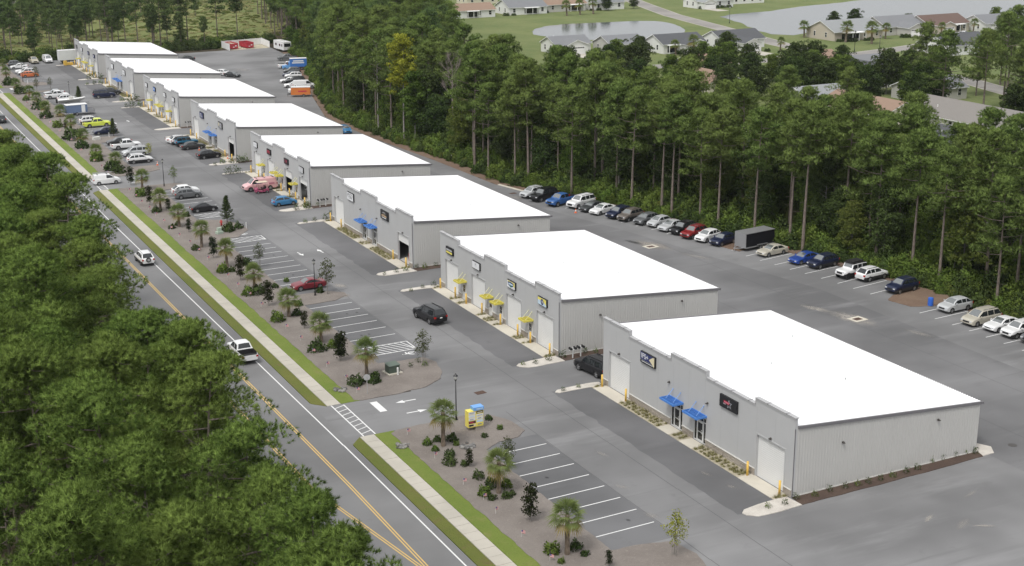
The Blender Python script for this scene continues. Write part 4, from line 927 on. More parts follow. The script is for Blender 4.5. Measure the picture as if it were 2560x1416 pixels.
# geometry-node scatter for what nobody could count
HID = bpy.data.collections.new('prototypes')
def scatter(name, pts, scales, meshes, seed, label, cat):
    col = bpy.data.collections.new(name+'_kinds')
    for k, ms in enumerate(meshes):
        if len(ms) == 1: o = bpy.data.objects.new(name+'_kind', ms[0]); col.objects.link(o)
        else:
            V = []; F = []; T = []; mi = []; off = 0
            me = bpy.data.meshes.new(name+'_kind'); vs = []; fs = []; tn = []
            for q, m in enumerate(ms):
                co = np.empty(len(m.vertices)*3, np.float32); m.vertices.foreach_get('co', co); vs.append(co.reshape(-1, 3)); ls = [tuple(v+off for v in pl.vertices) for pl in m.polygons]; fs += ls; mi += [q]*len(ls)
                a = m.attributes.get('tint'); tv = np.zeros(len(m.vertices), np.float32)
                if a: a.data.foreach_get('value', tv)
                tn.append(tv); off += len(m.vertices)
            me.from_pydata(np.concatenate(vs).tolist(), [], fs)
            for m in ms: me.materials.append(m.materials[0])
            me.polygons.foreach_set('material_index', mi); at = me.attributes.new('tint', 'FLOAT', 'POINT'); at.data.foreach_set('value', np.concatenate(tn)); me.update()
            o = bpy.data.objects.new(name+'_kind', me); col.objects.link(o)
    me = bpy.data.meshes.new(name); me.from_pydata([tuple(p) for p in pts], [], [])
    a = me.attributes.new('siz', 'FLOAT', 'POINT'); a.data.foreach_set('value', list(map(float, scales)))
    ob = add(name, me); tag(ob, label, cat, kind='stuff')
    g = bpy.data.node_groups.new(name, 'GeometryNodeTree'); g.interface.new_socket('Geometry', in_out='INPUT', socket_type='NodeSocketGeometry'); g.interface.new_socket('Geometry', in_out='OUTPUT', socket_type='NodeSocketGeometry')
    N = g.nodes; gi = N.new('NodeGroupInput'); go = N.new('NodeGroupOutput'); ip = N.new('GeometryNodeInstanceOnPoints'); ci = N.new('GeometryNodeCollectionInfo'); ci.inputs['Collection'].default_value = col; ci.inputs['Separate Children'].default_value = True; ci.inputs['Reset Children'].default_value = True
    rr = N.new('FunctionNodeRandomValue'); rr.data_type = 'FLOAT'; rr.inputs[2].default_value = 0; rr.inputs[3].default_value = 6.283; rr.inputs['Seed'].default_value = seed; cx = N.new('ShaderNodeCombineXYZ'); na = N.new('GeometryNodeInputNamedAttribute'); na.data_type = 'FLOAT'; na.inputs[0].default_value = 'siz'
    ip.inputs['Pick Instance'].default_value = True; L = g.links.new; L(gi.outputs[0], ip.inputs['Points']); L(ci.outputs[0], ip.inputs['Instance']); L(rr.outputs[1], cx.inputs[2]); L(cx.outputs[0], ip.inputs['Rotation']); L(na.outputs[0], ip.inputs['Scale']); L(ip.outputs[0], go.inputs[0])
    md = ob.modifiers.new('scatter', 'NODES'); md.node_group = g; return ob
rg = np.random.default_rng(5)
# deep wood beyond, one mass
pts = []; sc = []
for y in np.arange(236, 470, 6.2):
    for x in np.arange(30, 170, 6.2):
        px_, py_ = x+rg.uniform(-2.2, 2.2), y+rg.uniform(-2.2, 2.2)
        e = exx(min(py_, 346)) + 3 if py_ < 350 else 66+max(0, (py_-350))*.22
        e2 = e if py_ > 264 else e+21
        if px_ < e2 or px_ > 74+.36*(py_-236)-max(0, py_-380)*.25: continue
        pts.append((px_, py_, -.1)); sc.append(rg.uniform(.82, 1.05))
scatter('deep_wood', pts, sc, [(a[0][1], a[1][1]) for a in FAR+MID[:2]], 3, 'dense pine wood filling the distance behind the warehouses', 'wood'); print('deep wood', len(pts))
# undergrowth along and inside the wood
pts = []; sc = []
for y in np.arange(18, 346, .75):
    for k in range(6):
        d = rg.exponential(5.0)+.9
        if d > 22: continue
        pts.append((exx(y)+d+rg.uniform(-.6,.6), y+rg.uniform(-.5,.5), -.1)); sc.append(rg.uniform(.5, 1.25)*(.75+min(.9, d*.06)))
scatter('undergrowth', pts, sc, [(b,) for b in BUSH], 9, 'bushes and undergrowth along the edge of the wood', 'undergrowth')
pts = []; sc = []
for y in np.arange(18, 346, 1.5):
    for k in range(1):
        d = rg.uniform(2.5, 20); pts.append((exx(y)+d, y+rg.uniform(-1,1), -.1)); sc.append(rg.uniform(.6, 1.25))
scatter('young_broadleaf_trees', pts, sc, [(a[0][1], a[1][1]) for a in BRD], 4, 'young leafy trees growing under the pines', 'undergrowth')
pts = []; sc = []
for k in range(150):
    y = rg.uniform(24, 236); pts.append((exx(y)+rg.uniform(20, 46), y, -.1)); sc.append(rg.uniform(.7, 1.35))
scatter('back_of_wood', pts, sc, [(a[0][1], a[1][1]) for a in BRD[:4]], 14, 'leafy trees massed along the far side of the wood', 'wood')
# undergrowth beneath the roadside pines
pts = []; sc = []
for k in range(420): pts.append((rg.uniform(-72,-43.2), rg.uniform(-24,135), -.1)); sc.append(rg.uniform(.5,1.3))
scatter('roadside_undergrowth', pts, sc, [(b,) for b in BUSH], 11, 'bushes beneath the pines left of the road', 'undergrowth')
# ------------------------------------------------------------------ neighbourhood beyond the wood
m, t, p = newmat('pond_water'); P = pos(t); p.inputs['Base Color'].default_value = (.10,.11,.11,1); p.inputs['Roughness'].default_value = .04; p.inputs['IOR'].default_value = 2.9; p.inputs['Specular IOR Level'].default_value = .8
bump(t, p, nz(t, P, .55, 4, .6), .10, .3); M_water = m
sheet('lawn', wob([(66,20),(420,20),(420,620),(120,620),(118,420),(112,380),(100,330),(86,270),(60,230),(58,180),(62,120),(74,60)], 4, 1.5, 1), -.08, M_lawn)
sheet('pond', wob([(148,338),(156,352),(163,358.5),(173,362),(187,360.5),(200,359),(207,355),(208,347),(204,335),(198,322),(190,313),(178,309),(160,312),(150,322)], 3, .8, 2), -.05, M_water)
sheet('lake', wob([(236,356),(243,361),(266,365),(287,374),(308,379),(330,386),(420,405),(560,420),(560,300),(420,285),(330,286),(300,285),(270,291),(250,297),(236,303),(228,297),(221,294),(217,300),(219.5,311),(224.5,323),(229.5,335),(233,346)], 4, 1.0, 3), -.05, M_water)
M_st = asphalt('street_asphalt', (.25,.235,.22), 1.5, .3, .9)
def street(name, pts, wd, z, mat=M_st):
    mb = MB(); n = len(pts); L_ = []; R2 = []
    for i, q in enumerate(pts):
        a = Vector(pts[max(0, i-1)]); b = Vector(pts[min(n-1, i+1)]); d = (b-a).normalized(); nn = Vector((-d.y, d.x))*wd/2; L_.append(Vector(q)+nn); R2.append(Vector(q)-nn)
    for i in range(n-1): mb.quad((*R2[i], z), (*R2[i+1], z), (*L_[i+1], z), (*L_[i], z))
    o = mb.build(name, mat); o['kind'] = 'structure'; return o
ST1 = [(262,480),(238,412),(224,370),(212,318),(202,276),(199,255),(198,225),(196,195),(186,160),(176,120),(170,80)]
street('residential_street_kerb', ST1, 7.4, -.055, M_walk); street('residential_street', ST1, 6.6, -.035)
ST2 = [(62,262),(110,256),(158,248),(200,244),(226,249),(260,259),(300,258),(360,250)]
street('residential_street_kerb', ST2, 7.4, -.060, M_walk); street('residential_street', ST2, 6.6, -.045)
ST3 = [(90,60),(96,110),(104,150),(112,190),(120,250)]
street('residential_street_kerb', ST3, 7.4, -.065, M_walk); street('residential_street', ST3, 6.6, -.050)
M_siding = [simple('siding_white', (.68,.68,.66), .7), simple('siding_cream', (.62,.58,.46), .7), simple('siding_grey', (.45,.44,.41), .7), simple('siding_tan', (.46,.41,.34), .7)]
def shingle(name, c):
    m, t, p = newmat(name); P = pos(t); p.inputs['Roughness'].default_value = .9; n = nz(t, P, 3.5, 4, .8); n2 = nz(t, P, .3, 3)
    c1 = mixc(t, tuple(x*.8 for x in c), tuple(x*1.2 for x in c), n); t.links.new(mixc(t, c1, tuple(x*.8 for x in c), mathn(t, 'MULTIPLY', n2, .5)), p.inputs['Base Color']); bump(t, p, n, .4, .03); return m
SH = {'dark': shingle('shingle_dark', (.085,.088,.095)), 'grey': shingle('shingle_grey', (.19,.195,.205)), 'light': shingle('shingle_light', (.27,.28,.285)), 'brown': shingle('shingle_brown', (.13,.085,.07)), 'tan': shingle('shingle_tan', (.27,.185,.135)), 'taupe': shingle('shingle_taupe', (.22,.205,.19))}
M_trimw = simple('white_trim', (.74,.74,.73), .6)
def gable(name, x0, x1, y0, y1, ze, pitch, axis, mat, ov=.4):
    """pitched roof slab with white fascia"""
    mb = MB()
    if axis == 'x':
        yc = (y0+y1)/2; zr = ze+pitch*(y1-y0)/2; X0, X1 = x0-ov, x1+ov; Y0, Y1 = y0-ov, y1+ov; zl = ze-pitch*ov; th = .14
        for ya, yb in ((Y0, yc), (Y1, yc)):
            q = [(X0,ya,zl),(X1,ya,zl),(X1,yb,zr),(X0,yb,zr)]
            mb.quad(*[(a,b,c+th) for a,b,c in (q if ya < yb else q[::-1])]); mb.quad(*(q[::-1] if ya < yb else q)); mb.quad((X0,ya,zl),(X1,ya,zl),(X1,ya,zl+th),(X0,ya,zl+th), 1)
            for xx in (X0, X1): mb.quad((xx,ya,zl-.05),(xx,yb,zr-.05),(xx,yb,zr+th+.01),(xx,ya,zl+th+.01), 1)
    else:
        xc = (x0+x1)/2; zr = ze+pitch*(x1-x0)/2; X0, X1 = x0-ov, x1+ov; Y0, Y1 = y0-ov, y1+ov; zl = ze-pitch*ov; th = .14
        for xa, xb in ((X0, xc), (X1, xc)):
            q = [(xa,Y0,zl),(xa,Y1,zl),(xb,Y1,zr),(xb,Y0,zr)]
            mb.quad(*[(a,b,c+th) for a,b,c in (q[::-1] if xa < xb else q)]); mb.quad(*(q if xa < xb else q[::-1])); mb.quad((xa,Y0,zl),(xa,Y1,zl),(xa,Y1,zl+th),(xa,Y0,zl+th), 1)
            for yy in (Y0, Y1): mb.quad((xa,yy,zl-.05),(xb,yy,zr-.05),(xb,yy,zr+th+.01),(xa,yy,zl+th+.01), 1)
    return mb.mesh(name, [mat, M_trimw])
def walls(name, x0, x1, y0, y1, ze, pitch, axis, mat):
    mb = MB()
    if axis == 'x':
        yc = (y0+y1)/2; zr = ze+pitch*(y1-y0)/2
        for x in (x0, x1): mb.poly([(x,y0,-.1),(x,y1,-.1),(x,y1,ze),(x,yc,zr),(x,y0,ze)])
        for y in (y0, y1): mb.quad((x0,y,-.1),(x1,y,-.1),(x1,y,ze),(x0,y,ze))
    else:
        xc = (x0+x1)/2; zr = ze+pitch*(x1-x0)/2
        for y in (y0, y1): mb.poly([(x0,y,-.1),(x1,y,-.1),(x1,y,ze),(xc,y,zr),(x0,y,ze)])
        for x in (x0, x1): mb.quad((x,y0,-.1),(x,y1,-.1),(x,y1,ze),(x,y0,ze))
    return mb.mesh(name, [mat])
ME_WIN = MB(); ME_WIN.box(-.5,.5,-.04,0,0,1.4); ME_WINF = MB()
for b in ((-.58,-.501,-.07,0,-.08,1.48),(.501,.58,-.07,0,-.08,1.48),(-.5,.5,-.07,0,1.401,1.48),(-.5,.5,-.07,0,-.08,-.001),(-.5,.5,-.06,-.041,.67,.73)): ME_WINF.box(*b)
ME_WIN = ME_WIN.mesh('window', [M_glass]); ME_WINF = ME_WINF.mesh('window_frame', [M_trimw])
def window(par, x, y, z, rz=0, s=1): o = add('window', ME_WIN, par, (x, y, z), rz); o.scale = (s, 1, 1); add('window_frame', ME_WINF, o)
def house(x0, x1, y0, y1, roof, wall, label, axis='x', wing=None, porch=None, pitch=.42, ze=2.7, cardir=None):
    ox, oy = (x0+x1)/2, (y0+y1)/2; h = empty('house', (ox, oy, 0)); tag(h, label, 'house', 'bungalows beyond the wood'); a, b, c, d = x0-ox, x1-ox, y0-oy, y1-oy; mw = M_siding[wall]; mr = SH[roof]
    add('wall', walls('wall', a, b, c, d, ze, pitch, axis, mw), h); r = add('roof', gable('roof', a, b, c, d, ze, pitch, axis, mr), h)
    vp = MB(); vp.cone((a+3, oy*0+ (d)*.5, ze+.6),(a+3, d*.5, ze+1.9), .08,.08,6); add('roof_vent', vp.mesh('roof_vent', [M_trimw]), r)
    if axis == 'x':
        n = max(2, int((b-a)/4))
        for k in range(n):
            xx = a+(b-a)*(k+.5)/n
            if wing and wing[0]-ox-.8 < xx < wing[1]-ox+.8: continue
            if porch and porch[0]-ox-.3 < xx < porch[1]-ox+.3: continue
            window(h, xx, c, .9)
        for f in (.3, .7): window(h, a, c+(d-c)*f, .9, -R_(90), .8)
    else:
        for f in (.3, .7): window(h, a+(b-a)*f, c, .9)
        for f in (.2, .5, .8): window(h, a, c+(d-c)*f, .9, -R_(90))
    if wing:
        wa, wb, wc = wing[0]-ox, wing[1]-ox, wing[2]-oy; add('garage_wall', walls('garage_wall', wa, wb, wc, c+.3, ze-.1, pitch*.95, 'y', mw), h); add('garage_roof', gable('garage_roof', wa, wb, wc, oy*0+(c+d)/2-.4, ze-.1, pitch*.95, 'y', mr, .35), h)
        gd = MB(); w2 = min(4.8, wb-wa-.9)/2; xc = (wa+wb)/2
        for k in range(4): gd.box(xc-w2, xc+w2, wc-.06, wc-.004, .0+k*.53+.01, .0+(k+1)*.53-.01)
        o = add('garage_door', gd.mesh('garage_door', [M_trimw]), h); gw = MB()
        for k in range(8): gw.box(xc-w2+.12+k*(2*w2-.2)/8, xc-w2+.12+(k+.8)*(2*w2-.2)/8, wc-.075, wc-.06, 1.68, 2.0)
        add('door_window', gw.mesh('door_window', [M_glass]), o)
        dv = MB(); dv.poly([(xc-w2-.4+ox, wc+oy-.02, -.03),(xc-w2-.4+ox, wc+oy-9, -.03),(xc+w2+.4+ox, wc+oy-9, -.03),(xc+w2+.4+ox, wc+oy-.02, -.03)]); struct('driveway', dv, M_walk)
    if porch:
        pa, pb, pd = porch[0]-ox, porch[1]-ox, porch[2]; pr = MB(); pr.box(pa, pb, c-pd-.2, c-.01, ze-.28, ze-.12); add('porch_roof', pr.mesh('porch_roof', [M_trimw]), h)
        n = max(2, int((pb-pa)/2.4)+1); 
        for k in range(n): cm = MB(); xx = pa+.1+(pb-pa-.2)*k/(n-1); cm.box(xx-.09, xx+.09, c-pd, c-pd+.18, 0, ze-.28); add('porch_column', cm.mesh('porch_column', [M_trimw]), h)
        gl = MB(); gl.box(pa+.4, pb-.4, c-.05, c-.005, .3, 2.2); add('porch_glazing', gl.mesh('porch_glazing', [M_glass]), h)
    return h
house(157,172,273,284,'dark',0,'white bungalow with dark roof and wide white garage facing the wood',wing=(163,170.5,269),porch=(158,162,1.6))
house(178,193.5,273,284,'dark',0,'white bungalow with dark roof beside the street corner',wing=(180,186,264.5))
house(138,149,228,239,'tan',1,'bungalow with tan roof showing just above the pines')
house(221.5,241,274,288,'light',3,'tan bungalow with pale grey roof and columned porch by the lake',porch=(224,232,2.6)); house(246,262,278,291,'grey',2,'grey roofed bungalow with white garage beside the lake',wing=(250.5,257.5,272.5))
house(262.5,280,276,288,'brown',3,'bungalow with dark brown roof by the lake',wing=(264,270.5,272),porch=(272,277,1.8)); house(281.5,297,270,281,'grey',0,'white bungalow with grey roof at the far right by the lake',wing=(284,290,266.5))
house(226,243,229,242,'dark',0,'bungalow with black roof and white edge near the stop sign'); house(172,186,208,218,'grey',0,'grey roofed bungalow in front of the street corner'); house(166,181,222.5,232,'tan',1,'cream bungalow with faded tan roof')
house(165,176.5,190,204,'dark',0,'white gabled bungalow with dark roof among the bushes',axis='y'); house(159,173,168,178,'grey',2,'low grey roofed bungalow beneath tall dark trees'); house(129,141,172,181,'light',2,'pale grey roof glimpsed above the pines')
house(127,139,145,166,'tan',1,'orange tan roofed bungalow behind the pine crowns',axis='y'); house(137,150,122,150,'taupe',2,'long taupe roofed bungalow behind the pine crowns at right',axis='y')
house(147,164,398,408,'tan',0,'white bungalow with tan roof and sunroom behind the wood',porch=(152,157,1.5)); house(171,187,400,412,'grey',0,'white bungalow with grey roof and glazed porch by the pond',porch=(177,183,1.8)); house(189,206,403,413,'tan',2,'tan roofed bungalow with screened porch by the pond',porch=(198,204,2)); house(208,222,401,411,'grey',0,'white bungalow at the top beside the street')
house(153,171,458,468,'grey',0,'white bungalow with garage at the top behind the wood',wing=(162,169,454)); house(129,141,288,297,'grey',0,'grey roofed bungalow with white gable by the pond',wing=(131,138.5,285)); house(143,155,280,290,'grey',2,'bungalow with plain grey roof by the pond'); house(247,264,387,397,'light',0,'white bungalow with clipped shrubs at the top',wing=(247.5,253,383))
house(270,286,396,406,'grey',0,'bungalow at the top edge by the far shore'); house(176,190,448,458,'tan',1,'cream bungalow in the top row beyond the pond'); house(196,210,440,450,'grey',0,'white bungalow in the top row beyond the pond')
for k, (x0, y0, r_, w_, l) in enumerate([(82,160,'tan',1,'cream house glimpsed between the pine stems'),(80,186,'grey',2,'grey house glimpsed between the pine stems at left'),(82,120,'grey',0,'white house with grey roof glimpsed through the wood'),(84,96,'taupe',3,'taupe house glimpsed through the wood at right'),(86,70,'grey',0,'grey roofed house glimpsed through the wood at far right'),(84,212,'light',2,'pale roofed house glimpsed between distant pines'),(116,110,'dark',0,'dark roofed house across the hidden street'),(122,200,'tan',1,'tan roofed house across the hidden street')]):
    house(x0, x0+11, y0, y0+13, r_, w_, l, axis='y')
# trees between the houses
BRQ = []
def ptree(kit, x, y, s, label, grp, name='pine_tree'): plant(kit, name, x, y, -.08, None, s, label, 'tree', grp)
for (x, y) in [(158,138),(164,144),(170,150),(176,146),(182,154),(188,162),(194,156),(186,148),(168,138),(174,136),(180,132),(162,130),(190,144),(198,164),(204,176)]: BRQ.append((x, y))
for (x, y, s) in [(171,180,1.0),(178,170,.85),(150,152,1.0),(156,146,1.02),(161,140,1.0),(166,150,1.05),(172,142,1.0),(178,152,1.0),(184,160,1.02),(157,130,.95),(166,128,1.0),(176,130,1.0),(188,170,1.0),(186,140,1.0),(196,180,.95),(154,118,.95),(164,112,.95),
                  (190,150,1),(196,160,1),(202,170,1),(194,142,1),(182,146,1),(170,134,1),(160,122,1),(206,182,1),(200,152,1),(188,132,1),(178,122,1),(168,118,1)]:
    ptree(LOWP[rnd.randrange(2)] if rnd.random() < .65 else MID[rnd.randrange(5)], x, y, s*.95, 'dark tall pine standing among the bungalows at right', 'pines among the bungalows')
for (x, y) in [(66,150),(72,160),(74,140),(76,128),(70,118),(72,108),(78,98),(74,88),(80,84),(100,140),(104,128)]:
    ptree(MID[rnd.randrange(5)], x+rnd.uniform(-2,2), y+rnd.uniform(-2,2), rnd.uniform(.7,.85), 'pine standing behind the wood among the hidden houses', 'pines among the hidden houses')
BR2 = [treekit(broad(170+i, H, cb, Rc, 40, 70, .36, .26, mt, None, (.7,1.2), .75, 3)) for i, (H, cb, Rc, mt) in enumerate([(8,1.5,3.2,M_leafd),(9.5,2,3.6,M_leafd),(7,1,2.8,M_leaf)])]
for (x, y) in BRQ + [(150,212),(154,206),(146,200),(152,196),(148,188),(156,184),(144,182),(150,176),(153,168),(147,170),(156,160),(142,168),(160,186),(144,216),(138,206),(180,184),(184,190),(150,160),(146,156),(160,210),(128,226),(132,220),(126,214),(134,246),(128,252),(140,222),(136,214),(122,232),(150,232),(154,238),(116,236),(110,226),(104,236),(98,228),(112,214),(106,208),(98,214),(152,246),(152,204),(158,200),(164,212),(170,208),(138,188),(142,194),(146,190),(161,182),(166,184),(134,184),(130,190),(126,198),(120,190),(156,192),(162,196),(176,184),(190,196),(186,204)]:
    ptree(BR2[rnd.randrange(3)], x+rnd.uniform(-1.5,1.5), y+rnd.uniform(-1.5,1.5), rnd.uniform(.75,1.1), 'dark leafy tree in the belt behind the bungalows', 'leafy belt behind the bungalows', 'leafy_tree')
for (x, y) in [(180,406),(240,297),(268,292),(248,296),(300,284),(226,400),(212,398),(118,372),(126,380),(134,386),(122,394)]: ptree(BR2[rnd.randrange(3)], x, y, rnd.uniform(.55,.8), 'round leafy garden tree near the water', 'garden trees near the water', 'leafy_tree')
PALM = [palm(200+i, h, 36) for i, h in enumerate([2.2,2.9,3.4,1.6])]
for (x, y, s) in [(178,271.5,1.2),(164,267.5,1.5),(220,287,1.4),(223,270.5,1.7),(227,263,1.8),(277,271,1.2),(240,271.5,1.3),(189,388,1.5),(195,388.5,1.5),(201,389,1.6),(158,268,1.2),(191,262,1.1),(262,270,1.1)]:
    plant(PALM[1], 'cabbage_palm', x, y, -.08, None, s, 'palm growing in a bungalow garden', 'palm', 'palms in the bungalow gardens')
HEDGE = shrub(300, 1.0, 1.0, 700, .26, .2, M_leafd)
for i, (x, y) in enumerate([(222,272.5),(223.5,271.8),(225,271.2),(226.5,270.8),(231.5,270.6),(233,270.4),(249,271),(247.5,271.4),(281,269),(283,268.5),(172,398.5),(169,399),(188,402),(207,400.5),(210,400),(248,385.5),(255,385.6),(258,385.6),(261,385.6),(176,268.5),(187.5,263.5),(161,271)]):
    o = add('clipped_shrub', HEDGE, None, (x, y, -.08), rnd.uniform(0, 6), rnd.uniform(.7, 1.1)); tag(o, 'clipped dark shrub against a bungalow wall', 'shrub', 'shrubs round the bungalows')
# ------------------------------------------------------------------ meadow and its trees
sheet('meadow', wob([(-140,349),(60,352),(66,372),(92,420),(128,470),(140,520),(120,620),(-140,620)], 5, 1.5, 6), -.06, M_meadow)
sheet('far_street', [(-10,500),(4,520),(22,560),(40,620),(28,620),(12,566),(-6,530),(-22,512)], -.04, M_st)
FARY = FAR + [treekit(pine(66, 13, 3.5, 2.3, 22, 4, 12, 6, .55, .16, M_pine3, .4, (.6,1.0)))]
rg2 = np.random.default_rng(21); cnt = 0
SP = []
for k in range(900):
    x, y = rg2.uniform(-62, 70), rg2.uniform(350, 500)
    dens = (1.0 if x < 22 else .14)*(1.0 if y < 400 else .55)
    if rg2.random() > dens: continue
    if any((x-a)**2+(y-b)**2 < 20 for a, b in SP): continue
    SP.append((x, y))
    if len(SP) >= 128: break
for (x, y) in SP + [(40.7,368),(38,366),(58,372),(26,352),(31,354)]:
    plant(FARY[rnd.randrange(4)], 'pine_tree', x, y, -.06, None, rnd.uniform(.55,1.0), 'slender pine at the edge of the meadow beyond the far warehouse', 'tree', 'pines on the meadow')
pts = []; sc = []
for k in range(900):
    x = rg2.uniform(-70, 66); pts.append((x, 348.5+rg2.exponential(3.2)+(0 if x < 30 else 3 if x < 45 else 9.5), -.1)); sc.append(rg2.uniform(.5,1.3))

scatter('meadow_bushes', pts, sc, [(BUSH[0],),(BUSH[1],),(BUSH[3],),(BUSH[4],)], 31, 'bushes along the meadow and its near edge', 'bushes')
pts = []; sc = []
for k in range(420):
    x, y = rg2.uniform(-120, 240), rg2.uniform(505, 640)
    if abs(x-(y-530)*.35-10) < 16 or x > 150 and y < 500: continue
    pts.append((x, y, -.1)); sc.append(rg2.uniform(.6,.95))
mp = []; ms = []
for k in range(2600): mp.append((rg2.uniform(-70,130), rg2.uniform(356,520), -.1)); ms.append(rg2.uniform(.25,.6))
scatter('meadow_herbs', mp, ms, [(shrub(310+i, 2.2, .7, 300, .6, .2, mt, 1.6),) for i, mt in enumerate([M_lime, M_lime, M_tuft, M_tuft])], 35, 'tall weeds and grasses on the meadow', 'grass')
scatter('far_treeline', pts, sc, [(a[0][1], a[1][1]) for a in FAR], 33, 'line of distant trees beyond the meadow', 'wood')
house(-8,6,575,586,'grey',0,'white house behind the distant trees at top left'); house(40,54,560,570,'light',0,'pale house behind the distant trees at the top')
pts = []; sc = []
for k in range(170):
    x, y = rg2.uniform(-110, 30), rg2.uniform(392, 500)
    if x < -10+(y-500)*.3 or rg2.random() < .6: pts.append((x, y, -.1)); sc.append(rg2.uniform(.5,.9))
scatter('meadow_wood', pts, sc, [(a[0][1], a[1][1]) for a in FARY], 37, 'thin wood of slender pines across the far meadow', 'wood')
SHR = [(-22.81,36.91,0.44),(-21.65,37.21,0.38),(-20.36,36.71,0.50),(-22.75,35.27,0.34),(-22.04,33.50,0.43),(-22.80,31.85,0.55),(-20.50,35.51,0.28),(-21.80,30.99,0.36),(-21.88,27.91,0.47),(-22.93,24.56,0.52),(-21.64,25.73,0.58),(-22.78,23.42,0.34),(-20.56,25.16,0.52),(-21.54,23.22,0.40),(-20.84,23.46,0.29),(-22.91,12.59,0.58),(-20.95,12.33,0.45),(-20.86,11.01,0.31),(-23.07,10.80,0.28),(-15.05,39.79,0.36),(-17.32,36.03,0.28),(-15.14,37.13,0.28),(-22.97,54.93,0.70),(-21.06,54.82,0.77),(-23.47,79.55,0.80),(-20.64,80.73,0.57),(-22.97,67.14,0.83),(-21.05,67.42,0.60),(-19.23,74.68,0.47),(-23.49,116.72,0.57),(-23.25,103.58,0.81),(-22.11,103.35,0.45),(-19.37,105.68,0.64),(-23.41,91.71,0.77),(-22.03,91.64,0.77),(-19.37,93.29,0.43),(-19.25,84.32,0.50),(-14.95,88.55,0.51),(-23.34,130.82,0.46),(-22.09,132.53,0.41),(-23.00,142.47,0.64),(-19.37,137.46,0.52),(-22.52,155.24,0.89),(-16.28,125.17,0.90),(-14.56,126.11,0.61),(-17.19,95.27,0.35),(-22.62,283.56,1.31),(-22.90,300.50,1.37),(-23.00,271.76,0.80),(-22.19,256.73,1.38),(-23.01,243.66,1.18),(-22.92,230.10,1.00),(-22.78,214.09,1.63),(-22.91,203.54,1.18),(-22.92,189.19,1.13),(-22.30,179.08,1.21),(-21.52,175.98,0.96)]
MAGN = [(-21.50,30.50,1.56),(-21.81,18.28,3.07),(-20.15,8.53,1.31),(-21.56,75.35,1.98),(-21.83,62.73,2.79),(-22.40,111.23,2.80),(-22.29,98.70,3.11),(-22.49,86.04,2.94),(-21.63,127.58,1.86),(-21.10,141.97,1.96),(-22.64,148.09,2.88),(-22.00,225.93,1.98),(-21.97,164.75,2.94),(-21.72,62.68,3.10)]
MYRT = [(-18.64,28.66,2.59),(-14.55,7.71,3.22),(-14.31,57.28,3.38),(-14.32,87.54,3.90),(-18.14,103.87,2.83),(-14.72,288.06,2.52),(-13.66,187.08,2.56),(-15.03,162.85,2.60),(-15.29,305.91,3.14),(-18.26,286.17,2.66)]
CONI = [(-14.92,130.61,4.00),(-12.64,261.44,3.78),(-14.66,213.94,3.46)]
PLM = [(-21.95,11.84,4.98),(-21.67,24.36,3.93),(-21.64,35.93,4.34),(-21.34,56.02,5.44),(-21.48,69.77,3.53),(-21.68,80.67,3.63),(-21.95,93.63,3.58),(-22.01,105.94,3.96),(-22.34,117.79,4.25),(-22.04,131.54,3.65),(-22.01,143.50,3.71),(-21.07,160.19,3.34),(-20.92,181.06,2.98),(-22.02,193.09,2.57),(-22.27,205.58,3.47),(-21.18,223.67,3.66),(-20.08,244.07,2.69),(-22.22,249.34,3.17),(-21.47,264.04,2.82),(-21.77,275.79,2.90),(-21.83,293.29,2.69),(-22.11,309.70,3.49),(-19.68,332.14,2.94)]
SML = [(1.92,11.35,0.26),(3.70,11.48,0.26),(5.23,11.30,0.26),(6.52,11.24,0.26),(7.72,11.24,0.26),(9.03,11.18,0.26),(10.45,11.24,0.27),(12.09,11.35,0.27),(13.49,11.43,0.27),(15.73,12.09,0.27),(17.05,12.17,0.27),(18.55,12.14,0.28),(19.80,12.17,0.28),(20.72,11.76,0.28),(0.14,11.54,0.26),(-3.02,11.27,0.25),(-1.37,11.14,0.25),(0.18,52.33,0.37),(4.28,52.18,0.26),(3.18,52.51,0.30),(-3.36,51.97,0.26),(-4.78,52.24,0.22),(-1.61,52.28,0.33),(0.42,93.20,0.27),(1.41,92.67,0.36),(3.11,92.91,0.27),(-2.78,92.66,0.27),(-1.35,92.64,0.32),(-4.64,92.18,0.22),(-2.57,84.33,0.22),(-4.46,83.63,0.22),(-0.90,84.48,0.30),(-4.77,43.31,0.22),(-2.88,43.41,0.22),(-2.81,133.69,0.43),(-1.09,133.82,0.54),(1.22,135.24,0.49),(-1.06,125.12,0.47),(-2.81,125.08,0.31),(-4.32,124.92,0.31),(0.90,128.08,0.32),(-4.61,174.45,0.29),(-2.79,175.74,0.46),(-1.33,175.28,0.46),(0.29,174.73,0.64),(1.31,175.17,0.64),(-4.41,165.84,0.61),(-2.85,165.91,0.61),(-0.89,134.28,0.55),(-4.25,249.85,0.46),(-2.95,249.54,0.69),(-0.94,250.90,0.58),(-1.59,258.84,0.71),(-0.14,258.04,0.77),(-3.05,259.65,0.53),(-2.92,300.48,0.59),(-3.29,291.42,0.51),(-5.04,291.39,0.32),(-0.90,303.61,0.79),(0.15,299.83,0.72),(-1.64,291.51,0.51),(-15.79,57.33,0.25),(-14.48,58.35,0.26),(-14.27,57.01,0.29)]
